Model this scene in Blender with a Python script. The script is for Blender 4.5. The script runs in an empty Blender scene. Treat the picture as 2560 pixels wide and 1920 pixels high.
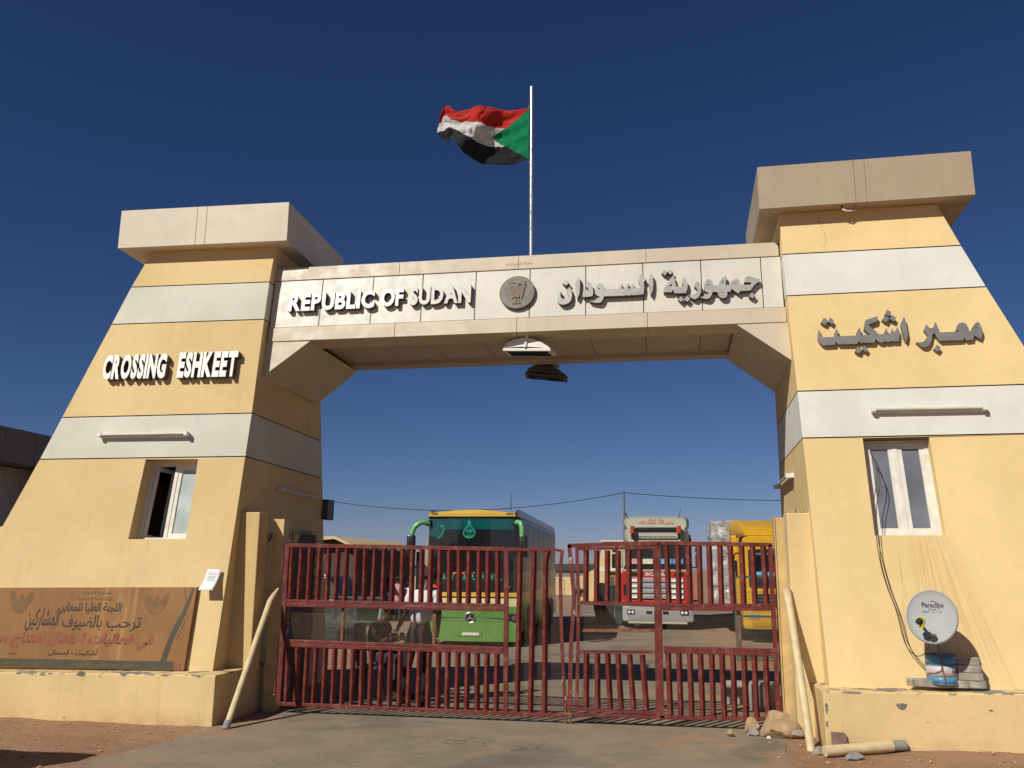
import bpy, bmesh, math, random
from mathutils import Vector, Matrix

random.seed(7)
C = bpy.context.scene.collection
sc = bpy.context.scene
R = math.radians

# ---------------------------------------------------------------- camera
cam_d = bpy.data.cameras.new("camera")
cam_d.lens = 30.97
cam_d.sensor_width = 36.0
cam_d.clip_end = 3000
cam = bpy.data.objects.new("camera", cam_d)
C.objects.link(cam)
yaw, pitch, roll = -0.17247, 0.20540, 0.00712
fwd = Vector((math.sin(yaw) * math.cos(pitch), math.cos(yaw) * math.cos(pitch), math.sin(pitch)))
rt0 = Vector((math.cos(yaw), -math.sin(yaw), 0))
up0 = rt0.cross(fwd)
rt = rt0 * math.cos(roll) + up0 * math.sin(roll)
up = up0 * math.cos(roll) - rt0 * math.sin(roll)
mw = Matrix((rt, up, -fwd)).transposed().to_4x4()
mw.translation = Vector((1.773, -9.599, 1.70))
cam.matrix_world = mw
sc.camera = cam

# ---------------------------------------------------------------- sky, sun, exposure
w = bpy.data.worlds.new("World")
sc.world = w
w.use_nodes = True
bg = w.node_tree.nodes["Background"]
sky = w.node_tree.nodes.new("ShaderNodeTexSky")
sky.sky_type = 'NISHITA'
sky.sun_disc = False
sky.sun_elevation = R(38.8)
sky.sun_rotation = R(212.2)
sky.altitude = 0
sky.air_density = 0.65
sky.dust_density = 0.3
sky.ozone_density = 10.0
sp_ = w.node_tree.nodes.new("ShaderNodeSeparateColor"); cb_ = w.node_tree.nodes.new("ShaderNodeCombineColor")
w.node_tree.links.new(sky.outputs[0], sp_.inputs[0])
for i_, (gm_, ga_) in enumerate(((1.3, 1.14), (1.12, .92), (1.0, 1.03))):      # deeper blue overhead, paler towards the horizon, the same all round
    pw_ = w.node_tree.nodes.new("ShaderNodeMath"); pw_.operation = 'POWER'; pw_.inputs[1].default_value = gm_
    mu_ = w.node_tree.nodes.new("ShaderNodeMath"); mu_.operation = 'MULTIPLY'; mu_.inputs[1].default_value = ga_
    w.node_tree.links.new(sp_.outputs[i_], pw_.inputs[0]); w.node_tree.links.new(pw_.outputs[0], mu_.inputs[0]); w.node_tree.links.new(mu_.outputs[0], cb_.inputs[i_])
w.node_tree.links.new(cb_.outputs[0], bg.inputs[0])
bg.inputs[1].default_value = 0.05

sun_d = bpy.data.lights.new("sun", 'SUN')
sun_d.energy = 4.4
sun_d.angle = R(0.5)
sun_d.color = (1.0, 0.965, 0.86)
sun = bpy.data.objects.new("sun", sun_d)
C.objects.link(sun)
sun.rotation_euler = Vector((0.63, 1.0, -0.95)).to_track_quat('-Z', 'Y').to_euler()

sc.view_settings.view_transform = 'Standard'
sc.view_settings.look = 'None'
sc.view_settings.exposure = 0
sc.view_settings.gamma = 1
sc.view_settings.use_curve_mapping = False
sc.cycles.max_bounces = 6
sc.cycles.diffuse_bounces = 3
sc.cycles.transparent_max_bounces = 12

# ---------------------------------------------------------------- object helpers
ORG = {}


def tag(o, label=None, cat=None, group=None, kind=None):
    if label: o["label"] = label
    if cat: o["category"] = cat
    if group: o["group"] = group
    if kind: o["kind"] = kind
    return o


def thing(name, loc, label, cat, group=None):
    o = bpy.data.objects.new(name, None)
    C.objects.link(o)
    o.empty_display_size = 0.2
    o.location = loc
    ORG[o.name] = Vector(loc)
    return tag(o, label, cat, group)


class MB:
    def __init__(s):
        s.v = []; s.f = []; s.m = []; s.uvs = None

    def add(s, vs, fs, mi=0):
        n = len(s.v)
        s.v += [Vector(p) for p in vs]
        for f in fs:
            s.f.append([n + i for i in f]); s.m.append(mi)
        return s

    def box(s, x0, x1, y0, y1, z0, z1, mi=0):
        return s.hexa([(x0, y0, z0), (x1, y0, z0), (x1, y1, z0), (x0, y1, z0),
                       (x0, y0, z1), (x1, y0, z1), (x1, y1, z1), (x0, y1, z1)], mi)

    def hexa(s, p, mi=0):
        return s.add(p, [(3, 2, 1, 0), (4, 5, 6, 7), (0, 1, 5, 4), (1, 2, 6, 5), (2, 3, 7, 6), (3, 0, 4, 7)], mi)

    def obox(s, c, size, rot=(0, 0, 0), mi=0):
        from mathutils import Euler
        M = Euler(rot).to_matrix()
        hx, hy, hz = [k / 2 for k in size]
        pts = [(-hx, -hy, -hz), (hx, -hy, -hz), (hx, hy, -hz), (-hx, hy, -hz),
               (-hx, -hy, hz), (hx, -hy, hz), (hx, hy, hz), (-hx, hy, hz)]
        return s.hexa([Vector(c) + M @ Vector(p) for p in pts], mi)

    def bar(s, a, b, w1, w2, ref=(0, 1, 0), twist=0.0, mi=0):
        """rectangular bar from a to b; w1 across, w2 along ref"""
        a = Vector(a); b = Vector(b); d = (b - a).normalized(); r = Vector(ref)
        n = (r - d * r.dot(d)).normalized(); t = d.cross(n)
        if twist:
            n, t = n * math.cos(twist) + t * math.sin(twist), t * math.cos(twist) - n * math.sin(twist)
        q = [t * w1 / 2 * i + n * w2 / 2 * j for i, j in ((-1, -1), (1, -1), (1, 1), (-1, 1))]
        return s.hexa([a + k for k in q] + [b + k for k in q], mi)

    def prism(s, poly, O, U, V, N, t, mi=0):
        """extruded outline; poly in (U,V); front at O + t*N, back at O"""
        O = Vector(O); U = Vector(U); V = Vector(V); N = Vector(N); n = len(poly)
        b = [O + U * x + V * y for x, y in poly]
        fr = [p + N * t for p in b]
        fs = [list(range(n)), list(range(2 * n - 1, n - 1, -1))]
        fs += [(i, n + i, n + (i + 1) % n, (i + 1) % n) for i in range(n)]
        return s.add(b + fr, fs, mi)

    def tube(s, pts, r, n=8, mi=0, cap=True):
        pts = [Vector(p) for p in pts]
        rs = r if isinstance(r, (list, tuple)) else [r] * len(pts)
        base = len(s.v)
        ref = None
        for i, p in enumerate(pts):
            d = (pts[min(i + 1, len(pts) - 1)] - pts[max(i - 1, 0)])
            if d.length < 1e-9: d = Vector((0, 0, 1))
            d.normalize()
            if ref is None:
                ref = Vector((0, 0, 1)) if abs(d.z) < .9 else Vector((1, 0, 0))
            u = (ref - d * ref.dot(d)).normalized(); ref = u
            v = d.cross(u)
            for k in range(n):
                a = 2 * math.pi * k / n
                s.v.append(p + (u * math.cos(a) + v * math.sin(a)) * rs[i])
        for i in range(len(pts) - 1):
            for k in range(n):
                a = base + i * n + k; b = base + i * n + (k + 1) % n
                s.f.append([a, b, b + n, a + n]); s.m.append(mi)
        if cap:
            s.f.append([base + k for k in range(n)][::-1]); s.m.append(mi)
            e = base + (len(pts) - 1) * n
            s.f.append([e + k for k in range(n)]); s.m.append(mi)
        return s

    def lathe(s, prof, c, axis=(0, 0, 1), n=24, mi=0, sx=1.0):
        """prof list of (r, h) along axis"""
        d = Vector(axis).normalized()
        u = Vector((1, 0, 0)) if abs(d.x) < .9 else Vector((0, 1, 0))
        u = (u - d * u.dot(d)).normalized(); v = d.cross(u); c = Vector(c)
        base = len(s.v)
        for r, h in prof:
            for k in range(n):
                a = 2 * math.pi * k / n
                s.v.append(c + d * h + (u * math.cos(a) * sx + v * math.sin(a)) * r)
        for i in range(len(prof) - 1):
            for k in range(n):
                a = base + i * n + k; b = base + i * n + (k + 1) % n
                s.f.append([a, b, b + n, a + n]); s.m.append(mi)
        if prof[0][0] > 1e-6:
            s.f.append([base + k for k in range(n)][::-1]); s.m.append(mi)
        e = base + (len(prof) - 1) * n
        if prof[-1][0] > 1e-6:
            s.f.append([e + k for k in range(n)]); s.m.append(mi)
        return s

    def build(s, name, mats, parent=None, smooth=False, bevel=0.0, recalc=True, weld=False):
        if not isinstance(mats, (list, tuple)): mats = [mats]
        lo = Vector([min(p[i] for p in s.v) for i in range(3)])
        hi = Vector([max(p[i] for p in s.v) for i in range(3)])
        c = (lo + hi) / 2
        if parent is None: c.z = lo.z
        me = bpy.data.meshes.new(name)
        me.from_pydata([p - c for p in s.v], [], s.f)
        for m in mats: me.materials.append(m)
        me.polygons.foreach_set("material_index", s.m)
        if recalc or bevel or weld:
            bm = bmesh.new(); bm.from_mesh(me)
            if weld: bmesh.ops.remove_doubles(bm, verts=bm.verts, dist=1e-4)
            if recalc: bmesh.ops.recalc_face_normals(bm, faces=bm.faces)
            if bevel:
                es = [e for e in bm.edges if len(e.link_faces) == 2 and e.calc_face_angle(0) > .5]
                bmesh.ops.bevel(bm, geom=es, offset=bevel, segments=2, affect='EDGES', profile=.5, clamp_overlap=True)
            bm.to_mesh(me); bm.free()
        if smooth:
            me.polygons.foreach_set("use_smooth", [True] * len(me.polygons))
            if smooth is not True:
                me.set_sharp_from_angle(angle=R(smooth))
        me.update()
        o = bpy.data.objects.new(name, me)
        C.objects.link(o)
        place(o, c, parent)
        return o


def place(o, c, parent=None):
    c = Vector(c)
    if parent is not None:
        o.parent = parent
        o.location = c - ORG[parent.name]
    else:
        o.location = c
    ORG[o.name] = c
    return o


def clone(o, c, parent=None, name=None, rot=None, scale=None):
    """copy of one mesh object (mesh data shared) with its origin at world point c"""
    n = o.copy()
    if name: n.name = name
    C.objects.link(n)
    n.parent = None
    for k in ("label", "category", "group"):
        if k in n and parent is not None: del n[k]
    if rot is not None: n.rotation_euler = rot
    if scale is not None: n.scale = scale
    return place(n, c, parent)


# ---- text -------------------------------------------------------------------
FORMS = {}
for ch, b, n in (("ا", 0xFE8D, 2), ("ب", 0xFE8F, 4), ("ة", 0xFE93, 2), ("ت", 0xFE95, 4), ("ث", 0xFE99, 4), ("ج", 0xFE9D, 4),
                 ("ح", 0xFEA1, 4), ("خ", 0xFEA5, 4), ("د", 0xFEA9, 2), ("ذ", 0xFEAB, 2), ("ر", 0xFEAD, 2), ("ز", 0xFEAF, 2),
                 ("س", 0xFEB1, 4), ("ش", 0xFEB5, 4), ("ص", 0xFEB9, 4), ("ض", 0xFEBD, 4), ("ط", 0xFEC1, 4), ("ظ", 0xFEC5, 4),
                 ("ع", 0xFEC9, 4), ("غ", 0xFECD, 4), ("ف", 0xFED1, 4), ("ق", 0xFED5, 4), ("ك", 0xFED9, 4), ("ل", 0xFEDD, 4),
                 ("م", 0xFEE1, 4), ("ن", 0xFEE5, 4), ("ه", 0xFEE9, 4), ("و", 0xFEED, 2), ("ى", 0xFEEF, 2), ("ي", 0xFEF1, 4),
                 ("أ", 0xFE83, 2), ("إ", 0xFE87, 2), ("ئ", 0xFE89, 4)):
    FORMS[ch] = (b, n)


def arabic(t):
    """joined letter forms in drawing order (left to right)"""
    out = []
    for i, ch in enumerate(t):
        if ch not in FORMS:
            out.append(ch); continue
        b, n = FORMS[ch]
        pv = i > 0 and t[i - 1] in FORMS and FORMS[t[i - 1]][1] == 4
        nx = n == 4 and i + 1 < len(t) and t[i + 1] in FORMS
        k = 3 if (pv and nx) else 2 if nx else 1 if pv else 0
        out.append(chr(b + k))
    return "".join(out[::-1])


def curve_mesh(cu):
    o = bpy.data.objects.new("tmp", cu)
    C.objects.link(o)
    dg = bpy.context.evaluated_depsgraph_get()
    dg.update()
    me = bpy.data.meshes.new_from_object(o.evaluated_get(dg))
    vs = [v.co.copy() for v in me.vertices]; fs = [list(p.vertices) for p in me.polygons]
    bpy.data.objects.remove(o); bpy.data.curves.remove(cu); bpy.data.meshes.remove(me)
    return vs, fs


def text_geo(s, depth=0.0, offset=0.0, res=3, shear=0.0):
    cu = bpy.data.curves.new("txt", 'FONT')
    cu.body = s; cu.size = 1; cu.extrude = depth; cu.offset = offset; cu.resolution_u = res; cu.shear = shear
    return curve_mesh(cu)


def poly_geo(loops, depth):
    cu = bpy.data.curves.new("out", 'CURVE')
    cu.dimensions = '2D'; cu.fill_mode = 'BOTH'; cu.extrude = depth
    for lp in loops:
        sp = cu.splines.new('POLY'); sp.points.add(len(lp) - 1)
        for i, p in enumerate(lp): sp.points[i].co = (p[0], p[1], 0, 1)
        sp.use_cyclic_u = True
    return curve_mesh(cu)


def fit(vs, x0, x1, y0, y1):
    """scale text geometry into the rectangle; depth stays"""
    a, b = min(v.x for v in vs), max(v.x for v in vs)
    c, d = min(v.y for v in vs), max(v.y for v in vs)
    return [Vector((x0 + (v.x - a) / (b - a) * (x1 - x0), y0 + (v.y - c) / (d - c) * (y1 - y0), v.z)) for v in vs]


def to_frame(vs, O, U, V, N):
    O = Vector(O); U = Vector(U); V = Vector(V); N = Vector(N)
    return [O + U * v.x + V * v.y + N * v.z for v in vs]


def print_text(s, rect, O, U, V, N, mat, parent, name="lettering", offset=0.0, t=0.0008, shear=0.0, res=2):
    """flat print laid a fraction of a millimetre proud of its surface"""
    vs, fs = text_geo(s, 0.0, offset, res, shear)
    if not vs: return None
    m = MB().add(to_frame(fit(vs, *rect), Vector(O) + Vector(N) * t, U, V, N), fs)
    return m.build(name, mat, parent, recalc=False)


# ---------------------------------------------------------------- materials
class NT:
    def __init__(s, name):
        s.m = bpy.data.materials.new(name); s.m.use_nodes = True
        s.t = s.m.node_tree; s.b = s.t.nodes["Principled BSDF"]
        g = s.t.nodes.new("ShaderNodeNewGeometry"); s.pos = g.outputs["Position"]; s.nrm = g.outputs["Normal"]

    def n(s, typ): return s.t.nodes.new(typ)

    def ln(s, a, b): s.t.links.new(a, b)

    def setv(s, sock, v):
        if hasattr(v, "is_output") or isinstance(v, bpy.types.NodeSocket): s.ln(v, sock)
        elif isinstance(v, (tuple, list)) and sock.type == 'RGBA' and len(v) == 3: sock.default_value = (*v, 1)
        else: sock.default_value = v

    def math(s, op, a, b=0.0, clamp=False):
        n = s.n("ShaderNodeMath"); n.operation = op; n.use_clamp = clamp
        s.setv(n.inputs[0], a); s.setv(n.inputs[1], b); return n.outputs[0]

    def scale(s, sc_, vec=None):
        n = s.n("ShaderNodeMapping"); n.inputs["Scale"].default_value = sc_
        s.ln(vec or s.pos, n.inputs["Vector"]); return n.outputs[0]

    def noise(s, scale, detail=4, rough=.55, vec=None, dist=0.0):
        n = s.n("ShaderNodeTexNoise"); n.inputs["Scale"].default_value = scale
        n.inputs["Detail"].default_value = detail; n.inputs["Roughness"].default_value = rough
        n.inputs["Distortion"].default_value = dist
        s.ln(vec or s.pos, n.inputs["Vector"]); return n.outputs["Fac"]

    def ramp(s, f, a, b, lo=0.0, hi=1.0):
        n = s.n("ShaderNodeMapRange"); n.interpolation_type = 'SMOOTHSTEP'
        s.setv(n.inputs[0], f); n.inputs[1].default_value = a; n.inputs[2].default_value = b
        n.inputs[3].default_value = lo; n.inputs[4].default_value = hi; return n.outputs[0]

    def mix(s, f, a, b, mode='MIX'):
        n = s.n("ShaderNodeMix"); n.data_type = 'RGBA'; n.blend_type = mode
        s.setv(n.inputs[0], f); s.setv(n.inputs[6], a); s.setv(n.inputs[7], b); return n.outputs[2]

    def sep(s, vec=None):
        n = s.n("ShaderNodeSeparateXYZ"); s.ln(vec or s.pos, n.inputs[0]); return n.outputs

    def bump(s, h, strength=.3, dist=.01):
        n = s.n("ShaderNodeBump"); n.inputs["Strength"].default_value = strength
        n.inputs["Distance"].default_value = dist; s.ln(h, n.inputs["Height"])
        s.ln(n.outputs[0], s.b.inputs["Normal"])

    def out(s, col, rough=.7, metal=0.0, spec=.4):
        s.setv(s.b.inputs["Base Color"], col); s.setv(s.b.inputs["Roughness"], rough)
        s.setv(s.b.inputs["Metallic"], metal); s.b.inputs["Specular IOR Level"].default_value = spec
        return s.m


def k(c, f): return tuple(min(1, x * f) for x in c)


def simple(name, col, rough=.6, metal=0.0, var=.10, vs=4.0, spec=.4, bump=0.0, bs=60, dust=0.0, dustcol=(.42, .31, .2)):
    t = NT(name)
    c = t.mix(t.ramp(t.noise(vs, 5), .3, .7), k(col, 1 - var), k(col, 1 + var))
    if dust:
        c = t.mix(t.math('MULTIPLY', t.ramp(t.noise(vs * 2.3, 6, .65), .35, .75), dust), c, dustcol)
    if bump: t.bump(t.noise(bs, 4), bump, .005)
    r = t.ramp(t.noise(vs * 3, 4), .3, .7, rough - .06, rough + .06)
    return t.out(c, r, metal, spec)


def plaster(name, col, grime=.25, streak=.3, zgrime=None, chips=None):
    t = NT(name)
    c = t.mix(t.ramp(t.noise(.7, 7, .62), .32, .68), (col[0] * .91, col[1] * .90, col[2] * .87), k(col, 1.05))
    c = t.mix(t.math('MULTIPLY', t.ramp(t.noise(7, 6, .65), .45, .8), grime * .7), c, k(col, .72))
    c = t.mix(t.math('MULTIPLY', t.ramp(t.noise(1.5, 3, .5, None, 1.2), .60, .64), .25), c, (col[0] * .92, col[1] * .95, col[2] * 1.05))
    st = t.noise(1.0, 5, .6, t.scale((9, 9, .45)))
    c = t.mix(t.math('MULTIPLY', t.ramp(st, .56, .78), streak), c, (col[0] * .62, col[1] * .52, col[2] * .42))
    sp = t.noise(38, 3, .5)
    c = t.mix(t.math('MULTIPLY', t.ramp(sp, .72, .78), .5), c, k(col, .5))
    if zgrime:
        z = t.sep()[2]
        m = t.math('MULTIPLY', t.ramp(z, zgrime[0], zgrime[1], 1, 0), t.ramp(t.noise(3.2, 6, .7), .35, .65))
        c = t.mix(t.math('MULTIPLY', m, .6), c, (.36, .22, .11))
    if chips:
        x_, y_, z_ = t.sep()
        a_, b_ = chips
        e = t.math('SUBTRACT', t.math('ADD', a_, t.math('MULTIPLY', x_, b_)), z_)          # metres below the top edge
        cn = t.noise(4.2, 7, .7, t.scale((1, 1, 2.2)))
        m = t.ramp(t.math('ADD', cn, t.ramp(e, -.02, .05, .17, 0)), .66, .675)
        c = t.mix(m, c, (.225, .195, .165))
        m2 = t.ramp(t.noise(2.6, 6, .66), .735, .745)
        c = t.mix(m2, c, (.26, .22, .18))
        rd = t.noise(1.0, 4, .6, t.scale((7, 7, .5)))
        c = t.mix(t.math('MULTIPLY', t.ramp(rd, .6, .7), .5), c, (.40, .25, .11))
    t.bump(t.math('ADD', t.noise(55, 5, .6), t.math('MULTIPLY', t.noise(2.5, 4), 2.5)), .35, .008)
    return t.out(c, .85, 0, .2)


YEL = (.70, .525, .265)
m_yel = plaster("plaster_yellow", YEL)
m_yel_r = None
m_white = plaster("plaster_white", (.63, .61, .515), .25, .2)
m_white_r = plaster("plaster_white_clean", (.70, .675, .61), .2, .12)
m_plinth = plaster("plaster_plinth", (.70, .52, .26), .5, .45, (-.05, .2), (.569, .0125))
m_plinth_r = plaster("plaster_plinth_scuffed", (.70, .52, .26), .5, .45, (-.02, .2), (.487, .0183))
m_joint = simple("joint_shadow_gap", (.10, .075, .05), .9)
m_jointp = simple("joint_sealant", (.24, .205, .16), .8)


def right_wall():
    t = NT("plaster_yellow_streaked")
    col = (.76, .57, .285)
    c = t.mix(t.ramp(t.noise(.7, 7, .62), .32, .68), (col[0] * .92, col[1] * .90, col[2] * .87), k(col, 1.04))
    c = t.mix(t.math('MULTIPLY', t.ramp(t.noise(7, 6, .65), .45, .8), .2), c, k(col, .72))
    c = t.mix(t.math('MULTIPLY', t.ramp(t.noise(1.5, 3, .5, None, 1.2), .60, .64), .25), c, (col[0] * .92, col[1] * .95, col[2] * 1.05))
    x, y, z = t.sep()
    d = t.math('SUBTRACT', 2.06, z)                                # how far below the sill
    wdt = t.math('ADD', .34, t.math('MULTIPLY', d, .34))
    u = t.math('DIVIDE', t.math('SUBTRACT', x, 4.3), wdt)          # 0..1 across the fan of rain streaks
    cb = t.n("ShaderNodeCombineXYZ"); t.setv(cb.inputs[0], t.math('MULTIPLY', u, 30.0)); t.setv(cb.inputs[1], t.math('MULTIPLY', d, .55))
    st = t.noise(1.0, 5, .62, cb.outputs[0])
    inside = t.math('MULTIPLY', t.ramp(u, -.25, .12), t.ramp(u, .82, 1.15, 1, 0))
    inside = t.math('MULTIPLY', inside, t.math('MULTIPLY', t.ramp(d, 0, .03), t.ramp(d, .9, 1.7, 1, .35)))
    c = t.mix(t.math('MULTIPLY', t.math('MULTIPLY', t.math('MULTIPLY', t.ramp(st, .40, .70), t.ramp(t.noise(1.6, 5, .6), .35, .6, .5, 1)), inside), .55), c, (.44, .255, .10))
    cb2 = t.n("ShaderNodeCombineXYZ"); t.setv(cb2.inputs[0], t.math('MULTIPLY', x, 16.0)); t.setv(cb2.inputs[1], t.math('MULTIPLY', d, .5))
    st2 = t.noise(1.0, 4, .6, cb2.outputs[0])
    in2 = t.math('MULTIPLY', t.math('MULTIPLY', t.ramp(x, 4.0, 4.1), t.ramp(x, 4.3, 4.4, 1, 0)), t.math('MULTIPLY', t.ramp(d, .0, .1), t.ramp(d, .9, 1.5, 1, .3)))
    c = t.mix(t.math('MULTIPLY', t.math('MULTIPLY', t.ramp(st2, .56, .68), in2), .75), c, (.33, .15, .06))
    # a hairline crack running down from under the roof block
    cx = t.math('ADD', t.math('MULTIPLY', t.math('SUBTRACT', t.noise(2.2, 6, .7), .5), .34), t.math('SUBTRACT', x, 3.69))
    ck = t.math('MULTIPLY', t.ramp(t.math('ABSOLUTE', cx), .0, .007, 1, 0), t.ramp(z, 4.6, 5.0))
    c = t.mix(t.math('MULTIPLY', ck, .55), c, (.2, .13, .06))
    t.bump(t.math('ADD', t.noise(55, 5, .6), t.math('MULTIPLY', t.noise(2.5, 4), 2.5)), .35, .008)
    return t.out(c, .85, 0, .2)


m_yel_r = right_wall()


def panel(name, col, rough=.42, metal=.0, streak=.25):
    t = NT(name)
    c = t.mix(t.ramp(t.noise(1.3, 4), .3, .7), k(col, .95), k(col, 1.05))
    st = t.noise(1.0, 5, .6, t.scale((14, 14, .8)))
    c = t.mix(t.math('MULTIPLY', t.ramp(st, .5, .8), streak), c, (col[0] * .72, col[1] * .64, col[2] * .54))
    c = t.mix(t.math('MULTIPLY', t.ramp(t.noise(3.4, 6, .7), .5, .8), .22), c, (.45, .35, .24))
    t.bump(t.noise(1.1, 2), .12, .03)
    return t.out(c, t.ramp(t.noise(6, 5), .3, .7, rough - .08, rough + .12), metal, .4)


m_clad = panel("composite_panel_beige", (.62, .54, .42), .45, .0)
m_clad_r = panel("composite_panel_weak_sheen", (.395, .315, .215), .45, .0)  # same cladding as the left roof block, its weaker sheen painted in
m_trim = panel("composite_panel_trim", (.54, .455, .34), .45, .0, .3)
m_sign = panel("composite_panel_white", (.62, .585, .50), .4, .0, .25)
m_soffit = panel("composite_panel_soffit", (.47, .40, .33), .5)
m_letw = simple("letter_white", (.80, .78, .72), .4, 0, .04)
m_letp = simple("letter_pale", (.58, .55, .50), .4, 0, .06)
m_letg = simple("letter_grey", (.36, .345, .315), .42, .2, .1, 6)
m_letg2 = simple("letter_dark_grey", (.205, .195, .185), .5, .2, .12, 8)
m_wht = simple("white_frame", (.72, .69, .62), .4, 0, .08, 6, dust=.25)
m_steel = simple("galvanised_steel", (.62, .6, .57), .3, .85, .08, 6)
m_grey = simple("grey_metal", (.3, .3, .3), .5, .3)
m_dgrey = simple("dark_grey_metal", (.09, .09, .095), .5, .2)
m_black = simple("black_rubber", (.018, .018, .018), .7, 0, .2)
m_blackp = simple("black_paint", (.02, .02, .022), .3, 0, .2)
m_conc = simple("concrete_grey", (.33, .3, .26), .9, 0, .2, 8, bump=.5, bs=40)
m_paver = simple("paver_concrete", (.34, .30, .24), .92, 0, .18, 14, bump=.6, bs=70)
m_stone = simple("sandstone", (.42, .29, .17), .95, 0, .3, 9, bump=1.0, bs=30, spec=.1, dust=.4, dustcol=(.25, .16, .09))
m_stoneg = simple("grey_stone", (.28, .26, .24), .9, 0, .2, 9, bump=.6, bs=30)
m_pipe = simple("painted_pipe_yellow", (.60, .48, .25), .6, 0, .12, 9, bump=.2, dust=.5, dustcol=(.5, .42, .28))
m_pipe2 = simple("painted_pipe_cream", (.66, .52, .29), .6, 0, .12, 9, bump=.2, dust=.4, dustcol=(.45, .36, .24))
m_tile = simple("brown_tile", (.19, .115, .085), .5, 0, .25, 14)
m_postY = simple("steel_post_yellow", (.60, .42, .18), .55, 0, .12, 5, bump=.1, dust=.3, dustcol=(.35, .24, .12))
m_greenP = simple("green_fence_paint", (.06, .115, .09), .5, 0, .15)
m_cloth_dark = simple("cloth_dark_violet", (.035, .03, .045), .9, 0, .2)
m_trouser = simple("cloth_navy", (.022, .024, .034), .9, 0, .2)
m_skin = simple("skin_brown", (.075, .038, .024), .5, 0, .1)
m_hair = simple("hair_black", (.012, .01, .01), .8, 0, .2)
m_shirtW = simple("cloth_white", (.66, .65, .68), .9, 0, .05)
m_shirtP = simple("cloth_pink", (.52, .25, .27), .9, 0, .15, 12)
m_jeans = simple("cloth_denim", (.05, .07, .12), .9, 0, .2)
m_cap = simple("cloth_black_cap", (.02, .02, .026), .8)


def red_paint():
    t = NT("gate_red_paint")
    base = (.135, .020, .016)
    c = t.mix(t.ramp(t.noise(5, 5), .3, .7), k(base, .8), k(base, 1.2))
    c = t.mix(t.math('MULTIPLY', t.ramp(t.noise(11, 6, .7), .48, .74), .55), c, (.30, .125, .085))       # dust
    st = t.noise(1.0, 5, .65, t.scale((45, 45, 3)))
    c = t.mix(t.math('MULTIPLY', t.ramp(st, .6, .74), .4), c, (.36, .19, .14))                            # scuffs
    c = t.mix(t.ramp(t.noise(17, 6, .75), .70, .72), c, (.10, .045, .025))                               # rust
    x = t.sep()[0]
    mid = t.ramp(t.math('ABSOLUTE', t.math('SUBTRACT', x, .64)), .02, .16, .13, 0)                       # flaked where the leaves knock together
    c = t.mix(t.ramp(t.math('ADD', t.noise(13, 6, .72, t.scale((1, 1, .45))), mid), .72, .74), c, (.58, .47, .30))
    t.bump(t.noise(40, 5, .7), .25, .004)
    return t.out(c, t.ramp(t.noise(9, 4), .3, .7, .42, .7), 0, .4)


m_red = red_paint()
m_mesh = simple("wire_mesh_rusty", (.24, .15, .095), .6, .3, .25, 9)
m_rust = simple("rusty_bar", (.20, .085, .045), .8, 0, .35, 22, bump=.5)


def ground_mat(name, road):
    t = NT(name)
    x, y, z = t.sep()
    sand = t.mix(t.ramp(t.noise(.7, 6, .6), .3, .7), (.32, .18, .105), (.39, .235, .14))
    sand = t.mix(t.math('MULTIPLY', t.ramp(t.noise(6, 7, .7), .5, .75), .5), sand, (.22, .135, .085))
    if road:
        asp = t.mix(t.ramp(t.noise(1.4, 6, .65), .3, .7), (.24, .19, .135), (.31, .25, .175))
        asp = t.mix(t.math('MULTIPLY', t.ramp(t.noise(120, 2, .5), .5, .8), .5), asp, (.10, .088, .07))
        asp = t.mix(t.math('MULTIPLY', t.ramp(t.noise(.55, 5, .6, None, .6), .50, .66), .75), asp, (.155, .135, .105))
        dust = t.math('ADD', t.noise(.85, 6, .62, None, .8), t.ramp(t.math('ABSOLUTE', t.math('SUBTRACT', x, -.3)), 1.4, 4.2, -.12, .12))
        c = t.mix(t.math('MULTIPLY', t.ramp(dust, .46, .62), .85), asp, t.mix(.35, sand, (.36, .255, .16)))
        c = t.mix(t.math('MULTIPLY', t.ramp(t.noise(150, 2, .5), .60, .72), .45), c, (.09, .075, .06))
        sc2 = t.noise(1.0, 5, .6, t.scale((.7, 5, 1)))
        c = t.mix(t.math('MULTIPLY', t.ramp(sc2, .55, .75), .35), c, (.16, .13, .10))
        vo = t.n("ShaderNodeTexVoronoi"); vo.feature = 'DISTANCE_TO_EDGE'; vo.inputs["Scale"].default_value = .55
        wv = t.n("ShaderNodeVectorMath"); wv.operation = 'ADD'; nz = t.n("ShaderNodeTexNoise"); nz.inputs["Scale"].default_value = 2.2; nz.inputs["Detail"].default_value = 5
        t.ln(t.pos, nz.inputs["Vector"]); t.ln(t.pos, wv.inputs[0]); t.ln(nz.outputs["Color"], wv.inputs[1]); t.ln(wv.outputs[0], vo.inputs["Vector"])
        c = t.mix(t.math('MULTIPLY', t.math('MULTIPLY', t.ramp(vo.outputs["Distance"], .002, .009, 1, 0), t.ramp(t.noise(.8, 4), .5, .6)), .55), c, (.07, .055, .04))
        c = t.mix(t.math('MULTIPLY', t.ramp(t.noise(90, 3, .6), .62, .72), .5), c, (.42, .34, .25))
    else:
        c = sand
        c = t.mix(t.math('MULTIPLY', t.ramp(t.noise(60, 4, .6), .58, .75), .5), c, (.17, .11, .075))
    h = t.math('ADD', t.math('MULTIPLY', t.noise(3.2, 6, .65), 1.0), t.math('MULTIPLY', t.noise(70, 4, .6), .25))
    t.bump(h, .35 if road else .8, .03 if road else .07)
    return t.out(c, .95, 0, .15)


m_ground = ground_mat("sandy_dirt", False)
m_road = ground_mat("dusty_asphalt", True)


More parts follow.
